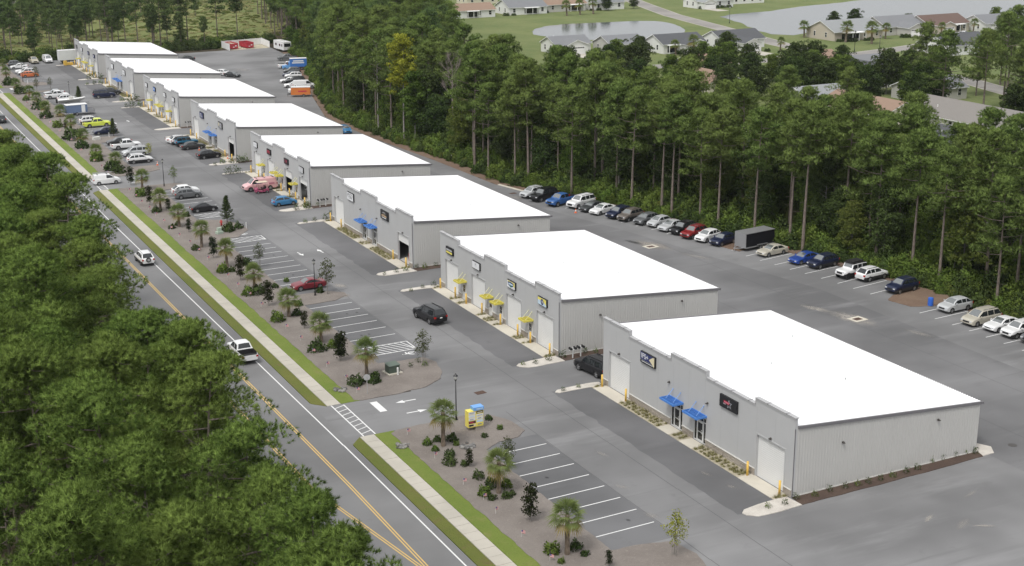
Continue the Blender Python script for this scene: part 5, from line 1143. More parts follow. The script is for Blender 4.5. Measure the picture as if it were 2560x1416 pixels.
# ------------------------------------------------------------------ planting
PK = {}
def palmkit(h):
    k = round(h*2)/2
    if k not in PK: PK[k] = palm(int(400+k*10), max(.8, k-1.1), 38, 1.3)
    return PK[k]
for i, (x, y, h) in enumerate(PLM):
    h = min(max(h, 2.4), 4.6); near = y < 60
    plant(palmkit(h), 'cabbage_palm', x, y, .05, None, 1.0, ['palm nearest the camera beside the empty parking bays', 'young palm with tall bare stem among shrubs', 'shaggy palm beside the yellow sign', 'palm beside the green transformer box'][i] if near else 'palm in the mulch bed along the front car park', 'palm', 'palms in the mulch beds')
SHP = [shrub(320+i, .5, .62, 420, .17, .11, mt, .6) for i, mt in enumerate([M_leafd, M_leafd, M_leaf])]
stemm = MB()
for k in range(5): stemm.cone((0,0,-.05),(math.cos(k*1.3)*.25, math.sin(k*1.3)*.25, .4), .015, .006, 4, 0, False)
stemm = stemm.mesh('stem', [M_gbark])
for i, (x, y, r) in enumerate(SHR):
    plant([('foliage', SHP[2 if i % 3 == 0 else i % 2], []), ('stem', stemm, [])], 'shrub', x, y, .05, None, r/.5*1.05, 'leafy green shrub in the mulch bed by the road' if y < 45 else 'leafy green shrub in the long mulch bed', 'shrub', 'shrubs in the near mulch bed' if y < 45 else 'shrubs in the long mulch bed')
SPK = [[('foliage', shrub(330+i, .45, .8, 130, .15, .09, mt, .9), []), ('stem', stemm, [])] for i, mt in enumerate([M_leaf, M_leafd, M_leafd])]
for i, (x, y, r) in enumerate(SML): plant(SPK[i % 3], 'small_shrub', x, y, .05, None, r/.45*1.15, 'sparse young shrub beside the wall or gravel end of a warehouse', 'shrub', 'young shrubs round the warehouses')
MG = treekit(broad(340, 3.0, .55, .55, 22, 34, .17, .10, M_magn, M_gbark, (.22,.38), .9, 2, 1, True)); MY = [treekit(broad(345+i, 3.0, 1.1, .75, 20, 22, .13, .08, mt, M_gbark, (.2,.4), .9, 2, 3)) for i, mt in enumerate([M_myr, M_yell, M_leaf])]; CO = treekit(conifer(350, 4.0, 1.15, M_leafd))
for i, (x, y, h) in enumerate(MAGN): plant(MG, 'magnolia_tree', x, y, .04, None, h/3.0*1.02, 'narrow dark magnolia in the mulch bed by the road', 'tree', 'young magnolias in the mulch beds')
ML = ['thin young tree at the edge of the empty bays', 'young yellowish tree on the island at the bottom', 'young tree beside the accessible bay marking', 'young tree beside the dark red car', 'young tree among the parking bays']
for i, (x, y, h) in enumerate(MYRT): plant(MY[1 if i in (1, 6) else (2 if i in (7,) else 0)], 'young_tree', x, y, .04, None, h/3.0*1.05, ML[i] if i < 5 else 'young tree on an island of the far front car park', 'tree', 'young trees on the parking islands')
for i, (x, y, h) in enumerate(CONI): plant(CO, 'cypress_tree', x, y, .04, None, h/4.0*1.05, ['feathery conifer beside the red hydrant', 'feathery conifer near the boat', 'feathery conifer beside the dark blue saloon'][i], 'tree', 'conifers on the parking islands')
# ornamental grass tufts along the warehouse fronts
TF = []
for i in range(3):
    r0 = np.random.default_rng(360+i); n = 70; az = r0.uniform(0, 6.28, n); el = r0.uniform(.35, 1.4, n); D = np.stack([np.cos(az)*np.cos(el), np.sin(az)*np.cos(el), np.sin(el)], 1); P = r0.normal(0, .05, (n, 3))*np.array([1,1,0])
    V, F, tt, nn = leaves(r0, P, D, 1, .36, .03, .12, r0.uniform(.1, .9, n)); TF.append(rawmesh('grass_tuft', V, F, [M_tuft], tt, nn))
for i, b in enumerate(BLD):
    bd = list(b['beds']); pp = []
    for a, c in zip(bd[::2], bd[1::2]):
        n = max(1, int((c-a)/.62))
        for k in range(n):
            for q in range(3): pp.append((-.42-.43*q+rnd.uniform(-.1,.1), YN[i]+a+(k+.5)*(c-a)/n+rnd.uniform(-.12,.12), .02))
    if i < 3:
        for p_ in pp: o = add('ornamental_grass', TF[rnd.randrange(3)], None, p_, rnd.uniform(0,6), rnd.uniform(.75,1.25)); tag(o, ['pale grass tuft in the strip along the nearest warehouse', 'pale grass tuft in the strip along the second warehouse', 'pale grass tuft in the strip along the third warehouse'][i], 'grass tuft', ['grass tufts of the nearest warehouse', 'grass tufts of the second warehouse', 'grass tufts of the third warehouse'][i])
    else: scatter('grass_tufts', pp, [rnd.uniform(.75,1.25) for _ in pp], [(t_,) for t_ in TF], i, 'grass tufts along the front of a far warehouse', 'grass')
# special trees at the edge of the wood
yt = treekit(broad(380, 21, 11, 3.0, 40, 60, .36, .26, M_yell, M_gbark, (.6,1.0), .7, 3)); plant(yt, 'yellowing_tree', 34.6, 178.5, -.1, 0, 1.0, 'yellow crowned tree at the edge of the wood', 'tree')
gt = treekit(broad(381, 14, 4, 3.0, 40, 60, .36, .26, M_leaf, M_gbark, (.6,1.0), .7, 3)); plant(gt, 'leafy_tree', 35.6, 175.2, -.1, 1, 1.0, 'bright green leafy tree below the yellow crowned tree', 'tree'); plant(gt, 'leafy_tree', 37.2, 186, -.1, 2, .95, 'bright green leafy tree beyond the yellow crowned tree', 'tree')
pt = treekit(broad(382, 20, 9, 3.2, 30, 16, .30, .22, M_myr, M_gbark, (.5,.9), .8, 3)); plant(pt, 'pale_stemmed_tree', 34.4, 191.5, -.1, 0, 1.0, 'thin pale stemmed tree with sparse leaves left of the yellow tree', 'tree')
db = MB(); rr = random.Random(4); db.tube([(0,0,0),(.1,0,6),(.0,.2,12),(.2,.1,16)], [.22,.17,.10,.05], 7)
def twig(p, d, L_, r, n):
    e = p+d*L_; db.cone(tuple(p), tuple(e), r, r*.5, 4, 0, False)
    if n:
        for k in range(4): twig(e.lerp(p, rr.uniform(0,.5)), (d+Vector((rr.uniform(-.6,.6), rr.uniform(-.6,.6), rr.uniform(.0,.6)))).normalized(), L_*.72, r*.5, n-1)
for k in range(13): twig(Vector((0,.1,10.5+k*.5)), Vector((math.cos(k*2.4), math.sin(k*2.4), 1.1)).normalized(), 1.7, .045, 3)
o = db.build('dead_tree', M_dead, None, loc=(38.4,163.5,-.1)); tag(o, 'bare grey dead tree standing among the pines', 'tree')
# ------------------------------------------------------------------ street furniture
def lamp_kit():
    ps = MB(); ps.cone((0,0,0),(0,0,.7),.11,.08,10); ps.cone((0,0,.7),(0,0,4.1),.06,.045,10); ps.cone((0,0,4.1),(0,0,4.2),.10,.13,10)
    gl = MB(); gl.cone((0,0,4.2),(0,0,4.55),.13,.20,10); cp = MB(); cp.cone((0,0,4.55),(0,0,4.75),.26,.05,10); cp.ball((0,0,4.79),.05,8,5); cp.cone((0,0,.0),(0,0,.06),.17,.17,10)
    return [('post', ps.mesh('post', [M_black], True), []), ('lantern', gl.mesh('lantern', [simple('lantern_glass', (.55,.55,.52), .2)], True), []), ('cap', cp.mesh('cap', [M_black]), [])]
LK = lamp_kit()
for x, y, l in [(-17.83,41.25,'black lamp post beside the yellow sign at the entrance'),(-15.94,87.59,'black lamp post beside the dark red car'),(-17.15,161.15,'black lamp post on the island at the second entrance'),(-18.73,305.1,'lamp post beside the orange car far away'),(-14.1,264.9,'lamp post near the boat'),(208,238,'lamp post by the stop sign in the neighbourhood'),(225,335,'lamp post at the lake shore'),(210,251,'dark lamp post on the lawn by the street bend')]:
    plant(LK, 'lamp_post', x, y, .03, 0, 1.0 if y < 320 and x < 100 else 1.25, l, 'lamp post', 'black lamp posts')
bm = MB(); bm.cone((0,0,0),(0,0,1.28),.105,.105,14); bm.ball((0,0,1.28),.105,14,8,0,.7); ME_BO = bm.mesh('bollard', [M_boll], True)
NTH = ['first', 'second', 'third', 'fourth']
for i, y0 in enumerate(YN):
    G = GB if TYP[i] == 'b' else GY
    for j, (a, c) in enumerate(G):
        for sd_, yy in (('right', a-.28), ('left', c+.28)):
            o = add('bollard', ME_BO, None, (-.62, y0+yy, .04)); tag(o, 'yellow bollard on the %s of the %s garage door of the %s warehouse' % (sd_, NTH[j], WORD[i]), 'bollard', 'yellow bollards at the garage doors')
# transformer, pedestal, hydrant, posts
M_tgreen = simple('transformer_green', (.07,.095,.075), .6); tr = empty('transformer_box', (-18.2,56.6,.05), .1); tag(tr, 'dark green transformer box on a pad on the entrance island', 'utility box')
mb = MB(); mb.box(-.85,.85,-.8,.8,0,.12); add('pad', mb.mesh('pad', [M_pad]), tr); mb = MB(); mb.box(-.62,.62,-.5,.5,.12,.95); add('cabinet', mb.mesh('cabinet', [M_tgreen]), tr); mb = MB(); mb.poly([(-.68,-.56,.95),(.68,-.56,.95),(.68,.56,1.08),(-.68,.56,1.08)]); mb.quad((-.68,-.56,.90),(.68,-.56,.90),(.68,-.56,.95),(-.68,-.56,.95)); add('lid', mb.mesh('lid', [simple('lid_green', (.10,.13,.105), .6)]), tr); mb = MB(); mb.cone((.25,-.9,0),(.25,-.9,.75),.10,.10,10); mb.ball((.25,-.9,.75),.10,10,5); o = mb.build('utility_pedestal', M_trimw, None, loc=(-18.2,56.6,.05)); tag(o, 'white utility pedestal in front of the transformer box', 'utility post')
M_hyd = simple('hydrant_red', (.45,.03,.03), .5); hy = empty('fire_hydrant', (-16.2,129.3,.05)); tag(hy, 'red fire hydrant on the island by the conifer', 'hydrant'); mb = MB(); mb.cone((0,0,0),(0,0,.06),.2,.2,10); mb.cone((0,0,.06),(0,0,.68),.13,.12,10); mb.ball((0,0,.70),.14,10,6); add('barrel', mb.mesh('barrel', [M_hyd], True), hy); mb = MB(); mb.cone((-.25,0,.5),(.25,0,.5),.07,.07,8); mb.cone((0,0,.48),(0,-.26,.48),.08,.08,8); add('outlet', mb.mesh('outlet', [M_hyd], True), hy)
mb = MB(); mb.cone((0,0,0),(0,0,1.3),.055,.055,8); ME_WP = mb.mesh('marker_post', [M_trimw])
for x, y, l in [(-13.4,125.7,'white post at the tip of the hydrant island'),(-15.7,213.2,'white post by the conifer on the third island'),(-18.2,300.7,'white post on the far island'),(36.6,146,'white marker post at the wood edge behind the fourth warehouse'),(35.9,159,'white marker post at the wood edge farther along'),(39.6,131,'white marker post at the end of the kerb by the wood'),(58,305,'white marker post beside the far blue truck'),(41.4,247,'white marker post behind the orange trailer')]:
    o = add('marker_post', ME_WP, None, (x, y, .02), 0, (1,1,.75)); tag(o, l, 'post', 'white marker posts')
mb = MB(); mb.box(-.5,.5,-.35,.35,0,.35); mb.box(-.3,.3,-.2,.2,.35,.9); o = mb.build('utility_box', simple('pale_green_box', (.38,.46,.38), .6), None, loc=(-17.9,124.4,.05), rz=.3); tag(o, 'pale green utility box on the mulch near the hydrant', 'utility box')
mb = MB(); mb.box(-.7,.7,-.45,.45,0,.6); o = mb.build('utility_box', simple('beige_box', (.55,.55,.52), .6), None, loc=(-18.6,211.4,.05), rz=.2); tag(o, 'pale utility box on the third parking island', 'utility box')
# flags
fp = MB(); fp.cone((0,0,0),(0,0,.62),.009,.009,5); ME_FP = fp.mesh('pole', [M_trimw]); fl = MB()
for k in range(7): fl.quad((0,.004*(k%2),.62-k*.037),(.32,.02,.57-k*.037),(.32,.02,.57-(k+1)*.037),(0,.004*(k%2),.62-(k+1)*.037), k % 2)
fl.quad((-.002,-.006,.622),(.13,-.004,.60),(.13,-.004,.47),(-.002,-.006,.49), 2); ME_FL = fl.mesh('flag_cloth', [simple('flag_red', (.55,.06,.07), .8), simple('flag_white', (.72,.70,.70), .8), simple('flag_blue', (.05,.07,.25), .8)])
fy = [11.46,16.11,20.82,23.65,27.27,33.63,39.95,52.64,56.62] + [61.5+4.9*k for k in range(21)] + [176+6*k for k in range(17)]
for y in fy:
    o = empty('small_flag', (-23.65+rnd.uniform(-.2,.2), y, .05), rnd.uniform(-.9,.3)); add('pole', ME_FP, o); add('flag_cloth', ME_FL, o); tag(o, 'small striped flag on a stick at the edge of the mulch', 'flag', 'little flags along the mulch edge')
# mailboxes
mp_ = MB(); mp_.box(-.05,.05,-.05,.05,0,1.25); mp_.box(-.45,.45,-.045,.045,.92,1.02); mx_ = MB()
for dx in (-.28, .28): mx_.box(dx-.11,dx+.11,-.28,.28,1.025,1.16); mx_.cone((dx,-.28,1.16),(dx,.28,1.16),.11,.11,10)
ME_MP, ME_MX = mp_.mesh('post', [M_trimw]), mx_.mesh('letter_box', [M_black])
for x, y, l in [(1.1,51.7,'white mailbox post with two black boxes, the one nearer the facade corner'),(2.15,51.8,'white mailbox post with two black boxes, the right one between the near warehouses'),(1.2,133.9,'white mailbox post beside the fourth warehouse, left one'),(2.2,134,'white mailbox post beside the fourth warehouse, right one'),(1.3,217,'white mailbox post beside the sixth warehouse, left one'),(2.3,217,'white mailbox post beside the sixth warehouse, right one')]:
    o = empty('mailbox', (x, y, .03)); add('post', ME_MP, o); q = add('letter_box', ME_MX, o); tag(o, l, 'mailbox', 'mailbox posts between the warehouses')
# drains
gr = MB(); gr.box(-.55,.55,-.4,.4,0,.012)
for k in range(9): gr.box(-.5+k*.115,-.46+k*.115,-.35,.35,.012,.03)
ME_GR = gr.mesh('grate', [simple('rusty_iron', (.10,.06,.045), .8)]); fm = MB()
for b in ((-.95,.95,-.8,-.42,0,.018),(-.95,.95,.42,.8,0,.018),(-.95,-.57,-.42,.42,0,.018),(.57,.95,-.42,.42,0,.018)): fm.box(*b)
ME_FM = fm.mesh('drain_surround', [M_pad])
for x, y, f, l in [(37.9,48.0,1,'rusty drain grate in the washed sand of the rear yard'),(34.4,88.0,1,'drain grate with pale surround and dark stain in the rear yard'),(-12.5,46.9,0,'rusty drain grate at the entrance'),(32.9,128,0,'drain grate by the rear kerb')]:
    o = empty('drain', (x, y, .018), .1); add('grate', ME_GR, o)
    if f: add('drain_surround', ME_FM, o)
    tag(o, l, 'drain', 'storm drains')
mb = MB(); mb.cone((0,0,0),(0,0,.012),.42,.42,20); mb.cone((0,0,.012),(0,0,.02),.33,.33,20); o = mb.build('manhole_cover', simple('iron', (.07,.065,.062), .7), None, loc=(25.2,11.6,.006)); tag(o, 'round manhole cover right of the nearest warehouse', 'manhole')
# rock heaps and debris
rk = MB()
def rocks(loc, n, R0, label, seed, dark=False):
    r = random.Random(seed); h = empty('rock_heap', (*loc, .04)); tag(h, label, 'rock heap', 'rock heaps in the verge')
    for k in range(n):
        mb = MB(); s = r.uniform(.10,.24); mb.ball((0,0,0), s, 6, 4, 0, .7); mb.v = [(a*r.uniform(.8,1.25), b*r.uniform(.8,1.25), c*r.uniform(.8,1.2)) for a, b, c in mb.v]; a = r.uniform(0, 6.28); q = R0*math.sqrt(r.random()); add('rock', mb.mesh('rock', [simple('rock_%d_%d' % (seed, k % 3), [(.20,.195,.19),(.12,.115,.11),(.28,.27,.255)][k % 3], .9)]), h, (q*math.cos(a), q*math.sin(a), s*.4))
rocks((-25.0,37.8), 20, .75, 'heap of grey rocks round an inlet in the near grass verge', 1); rocks((-19.6,34.8), 18, .7, 'heap of dark rocks at the corner of the near parking bays', 2); rocks((-25.0,54.2), 16, .6, 'heap of grey rocks in the verge beyond the entrance', 3)
# kerb behind the rear lot
mb = MB(); mb.slab([(33.6,135.1),(34.8,129.1),(36.4,126.2),(36.75,126.35),(35.2,129.2),(34.0,135.2)], -.1, .12); struct('kerb', mb, M_pad)
# cones, barrel
cn = MB(); cn.box(-.2,.2,-.2,.2,0,.04); cn.cone((0,0,.04),(0,0,.28),.15,.10,12); cn.cone((0,0,.46),(0,0,.72),.065,.02,12); ME_C1 = cn.mesh('cone_body', [simple('cone_orange', (.70,.13,.03), .6)]); cs_ = MB(); cs_.cone((0,0,.28),(0,0,.46),.10,.065,12, 0, False); ME_C2 = cs_.mesh('reflective_band', [M_trimw])
for x, y, l in [(35.2,111.0,'orange traffic cone before the dark grey car by the wood'),(-3.2,190.6,'orange traffic cone beside the dark saloon at the fifth warehouse'),(-.7,179.8,'orange cone at the open door of the fifth warehouse'),(-13.8,180.0,'orange cone at the tip of the third island')]:
    o = empty('traffic_cone', (x, y, .01)); add('cone_body', ME_C1, o); add('reflective_band', ME_C2, o); tag(o, l, 'traffic cone', 'traffic cones')
mb = MB(); mb.cone((0,0,0),(0,0,.04),.31,.33,16)
for z in (.04,.32,.60): mb.cone((0,0,z),(0,0,z+.26),.33,.33,16); mb.cone((0,0,z+.26),(0,0,z+.28),.345,.345,16)
mb.cone((0,0,.88),(0,0,1.0),.33,.30,16); o = mb.build('plastic_barrel', simple('barrel_blue', (.03,.13,.55), .45), None, loc=(49.3,48.0,.05)); tag(o, 'bright blue plastic barrel on the straw island', 'barrel')
# ------------------------------------------------------------------ signs
FWALL = Matrix(((0,0,-1),(-1,0,0),(0,1,0))).to_euler(); FFRONT = Matrix(((1,0,0),(0,0,-1),(0,1,0))).to_euler()
FONT_CACHE = {}
def textmesh(s, size, mat, shear=0):
    c = bpy.data.curves.new('lettering', 'FONT'); c.body = s; c.size = size; c.align_x = 'CENTER'; c.align_y = 'CENTER'; c.extrude = .004; c.shear = shear; c.offset = .012*size
    o = bpy.data.objects.new('lettering', c); COL.objects.link(o); dg = bpy.context.evaluated_depsgraph_get(); me = bpy.data.meshes.new_from_object(o.evaluated_get(dg)); bpy.data.objects.remove(o); me.materials.clear(); me.materials.append(mat); return me
SM = {k: simple('sign_'+k, c, .5) for k, c in {'white':(.72,.73,.75),'navy':(.02,.03,.13),'cream':(.72,.65,.44),'black':(.012,.012,.014),'red':(.52,.03,.07),'silver':(.42,.43,.47),'yellow':(.78,.68,.14),'pale':(.55,.68,.78),'tan':(.50,.36,.22),'grey':(.22,.22,.23),'lgrey':(.45,.46,.48),'green':(.05,.22,.16),'maroon':(.16,.03,.05),'blue':(.10,.22,.55),'purple':(.22,.10,.32)}.items()}
def sign(loc, w_, h_, face, items, label, rot=FWALL, dep=.2, group='illuminated signs on the warehouse fronts', cab='black'):
    s = empty('wall_sign', loc); s.rotation_euler = rot; tag(s, label, 'sign', group); mb = MB(); mb.box(-w_/2,w_/2,-h_/2,h_/2,0,dep); add('cabinet', mb.mesh('cabinet', [SM[cab]]), s); mb = MB(); mb.box(-w_/2+.05,w_/2-.05,-h_/2+.05,h_/2-.05,dep+.001,dep+.012); add('face', mb.mesh('face', [SM[face]]), s)
    z = dep+.016
    for it in items:
        k = it[0]
        if k == 't': add('lettering', textmesh(it[1], it[2], SM[it[5]], it[6] if len(it) > 6 else 0), s, (it[3], it[4], z))
        elif k == 'b': mb = MB(); mb.box(it[1],it[2],it[3],it[4],z-.003,z); add('panel', mb.mesh('panel', [SM[it[5]]]), s)
        elif k == 'p': mb = MB(); mb.poly([(a,b,z) for a,b in it[1]]); add('emblem', mb.mesh('emblem', [SM[it[2]]]), s)
        z += .004
    return s
def star(R1, R2, cx, cy, st=0): return [(cx+(R1 if k % 2 == 0 else R2)*math.sin(k*math.pi/5+st), cy+(R1 if k % 2 == 0 else R2)*math.cos(k*math.pi/5+st)) for k in range(10)]
def disc(r, cx, cy, e=1.0): return [(cx+r*math.cos(k*math.pi/12), cy+e*r*math.sin(k*math.pi/12)) for k in range(24)]
def rows(w_, y0, n, mat, h=.06, gap=.11, f=.8): return [('b', -w_*f/2, w_*f/2*(1-.15*(k % 2)), y0-k*gap-h, y0-k*gap, mat) for k in range(n)]
def WS(i, y, *a): sign((-.002, YN[i]+y, 5.38), *a)
WS(0, 22.65, 2.6, 1.15, 'navy', [('b',-1.25,1.25,-.525,-.26,'black'),('p',[(.28,.05),(1.0,.50),(1.25,.50),(1.25,-.525),(.80,-.20)],'cream'),('t','IFS+',.74,-.45,.16,'white'),('b',-1.25,.78,-.26,-.235,'silver'),('b',-1.0,1.0,-.42,-.35,'white')], 'navy sign reading IFS+ with a cream wedge on the nearest warehouse')
WS(0, 9.25, 2.6, 1.15, 'black', [('p',star(.46,.2,.18,-.02,-.1),'silver'),('p',star(.34,.14,.18,-.02,-.1),'black'),('b',-.62,.22,-.06,.17,'red'),('b',-.55,.16,.03,.07,'silver'),('b',-.68,-.30,-.17,-.10,'silver')], 'black sign with silver star and red lettering on the nearest warehouse')
WS(1, 28.2, 2.05, .93, 'black', [('b',-.88,.85,.0,.22,'lgrey'),('b',-.88,.85,-.33,-.09,'yellow')], 'black sign with grey and yellow bands on the second warehouse')
WS(1, 20.5, 2.05, .93, 'white', [('b',-.14,.10,.10,.24,'grey'),('b',-.30,.32,-.02,.02,'lgrey'),('b',-.26,.2,-.09,-.06,'lgrey')], 'plain white sign with small grey mark on the second warehouse')
WS(1, 11.1, 2.05, .93, 'white', [('p',[(-.95,.40),(.95,.40),(.95,-.15)],'yellow'),('p',[(-.78,.26),(.0,.36),(.72,.26),(.62,-.10),(.0,-.30),(-.62,-.10)],'navy'),('b',-.55,.52,-.04,.16,'pale'),('p',[(-.4,-.14),(.42,-.14),(0,-.34)],'green')], 'white and yellow sign with navy badge on the second warehouse')
WS(1, 3.5, 2.05, .93, 'pale', [('p',[(-.97,.41),(.97,.41),(.97,-.2),(.3,.12),(-.97,.12)],'yellow'),('p',disc(.33,.05,.0,1.05),'navy'),('p',[(-.10,.16),(-.02,.16),(.06,-.06),(.15,.18),(.24,.18),(.09,-.20),(.03,-.20)],'white')], 'yellow and pale blue sign with white V in a navy disc on the second warehouse')
WS(2, 22.7, 2.6, 1.2, 'white', [('t','PSGD',.82,-.05,.10,'grey'),('b',-.5,.75,-.28,-.22,'grey')], 'white sign reading PSGD on the third warehouse'); WS(2, 9.4, 2.7, 1.25, 'black', [('p',[(-.8,.22),(-.4,.42),(.3,.44),(.8,.22),(.3,.34),(-.4,.33)],'lgrey'),('p',[(-.5,.12),(0,.24),(.5,.12),(.5,.06),(0,.16),(-.5,.06)],'tan'),('b',-.9,.9,-.20,.02,'tan'),('b',-.8,.8,-.42,-.30,'white')], 'black sign with tan lettering and roof outline on the third warehouse')
WS(3, 28.2, 2.05, .93, 'white', [('b',-.3,.3,-.05,.05,'lgrey')], 'white sign at the far end of the fourth warehouse'); WS(3, 20.5, 2.05, .93, 'black', rows(2.05,.25,3,'red',.09,.17), 'black sign with red lettering on the fourth warehouse, left one'); WS(3, 11.1, 2.05, .93, 'black', rows(2.05,.3,4,'maroon',.09,.15)+[('p',disc(.16,.3,.1),'red')], 'black sign with red emblem on the fourth warehouse, right one'); WS(3, 3.5, 2.05, .93, 'white', [('b',-.6,.6,.08,.30,'grey'),('b',-.5,.5,.13,.25,'white'),('b',-.6,.6,-.30,-.06,'grey'),('b',-.5,.5,-.24,-.12,'white')], 'white sign with two dark boxes at the near end of the fourth warehouse')
WS(4, 22.7, 2.6, 1.2, 'navy', [('b',-.6,.1,.1,.3,'white'),('b',-.9,.8,-.2,-.05,'lgrey'),('b',-.7,.7,-.4,-.3,'lgrey')], 'dark blue sign with white lettering on the fifth warehouse'); WS(4, 9.4, 2.6, 1.2, 'grey', [('b',-.9,-.4,-.2,.4,'cream'),('b',-.1,.9,.05,.35,'silver'),('b',-.1,.9,-.35,-.1,'lgrey')], 'dark grey sign with pale figures on the fifth warehouse')
WS(5, 28.2, 2.05, .93, 'white', [], 'white sign at the far end of the sixth warehouse'); WS(5, 20.5, 2.05, .93, 'blue', [('b',-.5,.5,-.1,.15,'white')], 'blue sign on the sixth warehouse'); WS(5, 11.1, 2.05, .93, 'white', [('b',-.5,.5,-.1,.1,'lgrey')], 'white sign with grey line on the sixth warehouse'); WS(5, 3.5, 2.05, .93, 'white', [('b',-.4,.4,.0,.2,'lgrey')], 'white sign at the near end of the sixth warehouse')
WS(6, 22.7, 2.6, 1.2, 'white', [], 'plain white sign on the seventh warehouse, left one'); WS(6, 9.4, 2.6, 1.2, 'white', [('b',-.6,.6,-.1,.1,'lgrey')], 'plain white sign on the seventh warehouse, right one')
for y, f, l in [(28.2,'grey','grey sign at the far end of the farthest warehouse'),(20.5,'white','white sign on the farthest warehouse'),(11.1,'navy','dark blue sign on the farthest warehouse'),(3.5,'navy','dark sign at the near end of the farthest warehouse')]: WS(7, y, 2.05, .93, f, [('b',-.4,.3,-.2,.2,'white')] if f == 'navy' else [], l)
# entrance monument
mo = empty('monument_sign', (-17.2,38.4,.05)); tag(mo, 'yellow monument sign with blue cap on a stone foot at the entrance', 'sign'); M_my = simple('monument_yellow', (.78,.66,.13), .55); M_mb = simple('monument_blue', (.16,.36,.72), .5)
mb = MB(); mb.box(-.05,.85,-.28,.28,0,.42); add('stone_foot', mb.mesh('stone_foot', [M_stone]), mo); mb = MB(); mb.box(-.85,-.26,-.36,.36,.32,1.95); mb.box(-.26,.74,-.36,.36,.32,1.95); add('cabinet', mb.mesh('cabinet', [M_my]), mo); mb = MB(); mb.box(-.27,.80,-.40,.40,1.951,2.28); add('cap', mb.mesh('cap', [M_mb]), mo); mb = MB(); mb.box(.742,.82,-.30,.30,.42,1.95); add('end_post', mb.mesh('end_post', [M_cap]), mo)
def mpanel(x0, x1, z0, z1, mat, dy=-.362): b = MB(); b.box(x0,x1,dy-.012,dy,z0,z1); return add('tenant_panel', b.mesh('tenant_panel', [SM[mat]]), mo)
for x0, x1, z0, z1, mt in [(-.80,-.10,1.62,1.88,'white'),(-.80,-.10,1.32,1.58,'white'),(-.80,-.10,1.02,1.28,'white'),(-.80,-.06,.72,.96,'maroon'),(-.80,-.06,.42,.66,'cream'),(.02,.70,1.64,1.88,'black'),(.02,.70,1.34,1.58,'white'),(.02,.70,1.04,1.28,'white'),(.02,.70,.74,.98,'pale'),(.02,.70,.42,.68,'yellow')]: mpanel(x0, x1, z0, z1, mt)
for x0, x1, z0, z1, mt in [(-.68,-.3,1.08,1.2,'lgrey'),(.1,.62,1.70,1.78,'cream'),(.12,.6,1.42,1.50,'lgrey'),(.15,.5,1.12,1.20,'grey'),(-.2,-.08,.74,.94,'black'),(-.78,-.3,.46,.62,'black'),(-.7,-.45,.5,.58,'green'),(.15,.55,.5,.60,'grey'),(-.7,-.3,1.42,1.48,'pale'),(-.7,-.35,.80,.87,'red')]: mpanel(x0, x1, z0, z1, mt, -.376)
q = add('lettering', textmesh('PSGD', .20, SM['grey']), mo, (-.46,-.380,1.76)); q.rotation_euler = FFRONT
for k in range(5): b = MB(); b.box(.02+k*.14,.12+k*.14,-.412,-.401,2.05,2.17); add('cap_letter', b.mesh('cap_letter', [SM['pale']]), mo)
# stop signs and accessible signs
def post_sign(x, y, h, col, label, oct_=True, rz=0, s=.38):
    o = empty('stop_sign' if oct_ else 'parking_sign', (x, y, .04), rz); tag(o, label, 'sign'); mb = MB(); mb.cone((0,0,0),(0,0,h),.03,.03,6); add('post', mb.mesh('post', [M_cop]), o); mb = MB(); n = 8 if oct_ else 4; mb.cone((0,-.04,h-.2),(0,-.03,h-.2),s,s,n); q = add('plate', mb.mesh('plate', [col]), o)
    if oct_: t_ = add('lettering', textmesh('STOP', s*.62, SM['white']), o, (0,-.05,h-.2)); t_.rotation_euler = FFRONT
post_sign(204,232,2.4,simple('stop_red', (.5,.03,.03), .5),'red stop sign at the bungalow street corner',True,.1,.45); post_sign(197,255,2.4,MATS['stop_red'],'red stop sign where the lane meets the street',True,.1,.4); post_sign(-22.9,51.9,2.0,M_cop,'grey backed sign post by the entrance palm',True,2.8,.36)
# ------------------------------------------------------------------ trailers, trucks and odd vehicles
M_white = simple('van_white', (.74,.74,.73), .4); M_steel = simple('galvanised', (.42,.42,.43), .4, metal=.6)
TW, RWm = wheel_kit(.34, .22)
def wheels(par, pts):
    for x, y, r in pts:
        o = add('wheel', TW, par, (x, y, .34*r)); o.scale = (r, 1, r); add('rim', RWm, o)
def boxpart(par, name, mat, *bs):
    mb = MB()
    for b in bs: mb.box(*b)
    return add(name, mb.mesh(name, [mat] if not isinstance(mat, list) else mat), par)
o = empty('cargo_trailer', (47.1,80.7,.01), R_(187)); tag(o, 'black enclosed cargo trailer with silver trim parked by the wood', 'trailer')
boxpart(o, 'body', simple('trailer_black', (.010,.010,.013), .65, spec=.15), (-2.75,2.7,-1.1,1.1,.55,2.5)); boxpart(o, 'roof', M_steel, (-2.8,2.78,-1.14,1.14,2.502,2.58)); boxpart(o, 'trim', M_steel, (2.702,2.80,-1.13,1.13,.5,2.5),(-2.8,2.7,1.102,1.13,.45,.62),(-2.8,2.7,-1.13,-1.102,.45,.62)); boxpart(o, 'fender', M_steel, (-1.3,.6,1.131,1.33,.72,.78),(-1.3,.6,-1.33,-1.131,.72,.78)); mb = MB(); mb.cone((2.8,-.7,.5),(4.0,0,.5),.05,.05,6); mb.cone((2.8,.7,.5),(4.0,0,.5),.05,.05,6); mb.cone((3.8,0,.1),(3.8,0,.9),.04,.04,6); add('drawbar', mb.mesh('drawbar', [M_steel]), o); wheels(o, [(-.75,1.22,1),(.05,1.22,1),(-.75,-1.22,1),(.05,-1.22,1)])
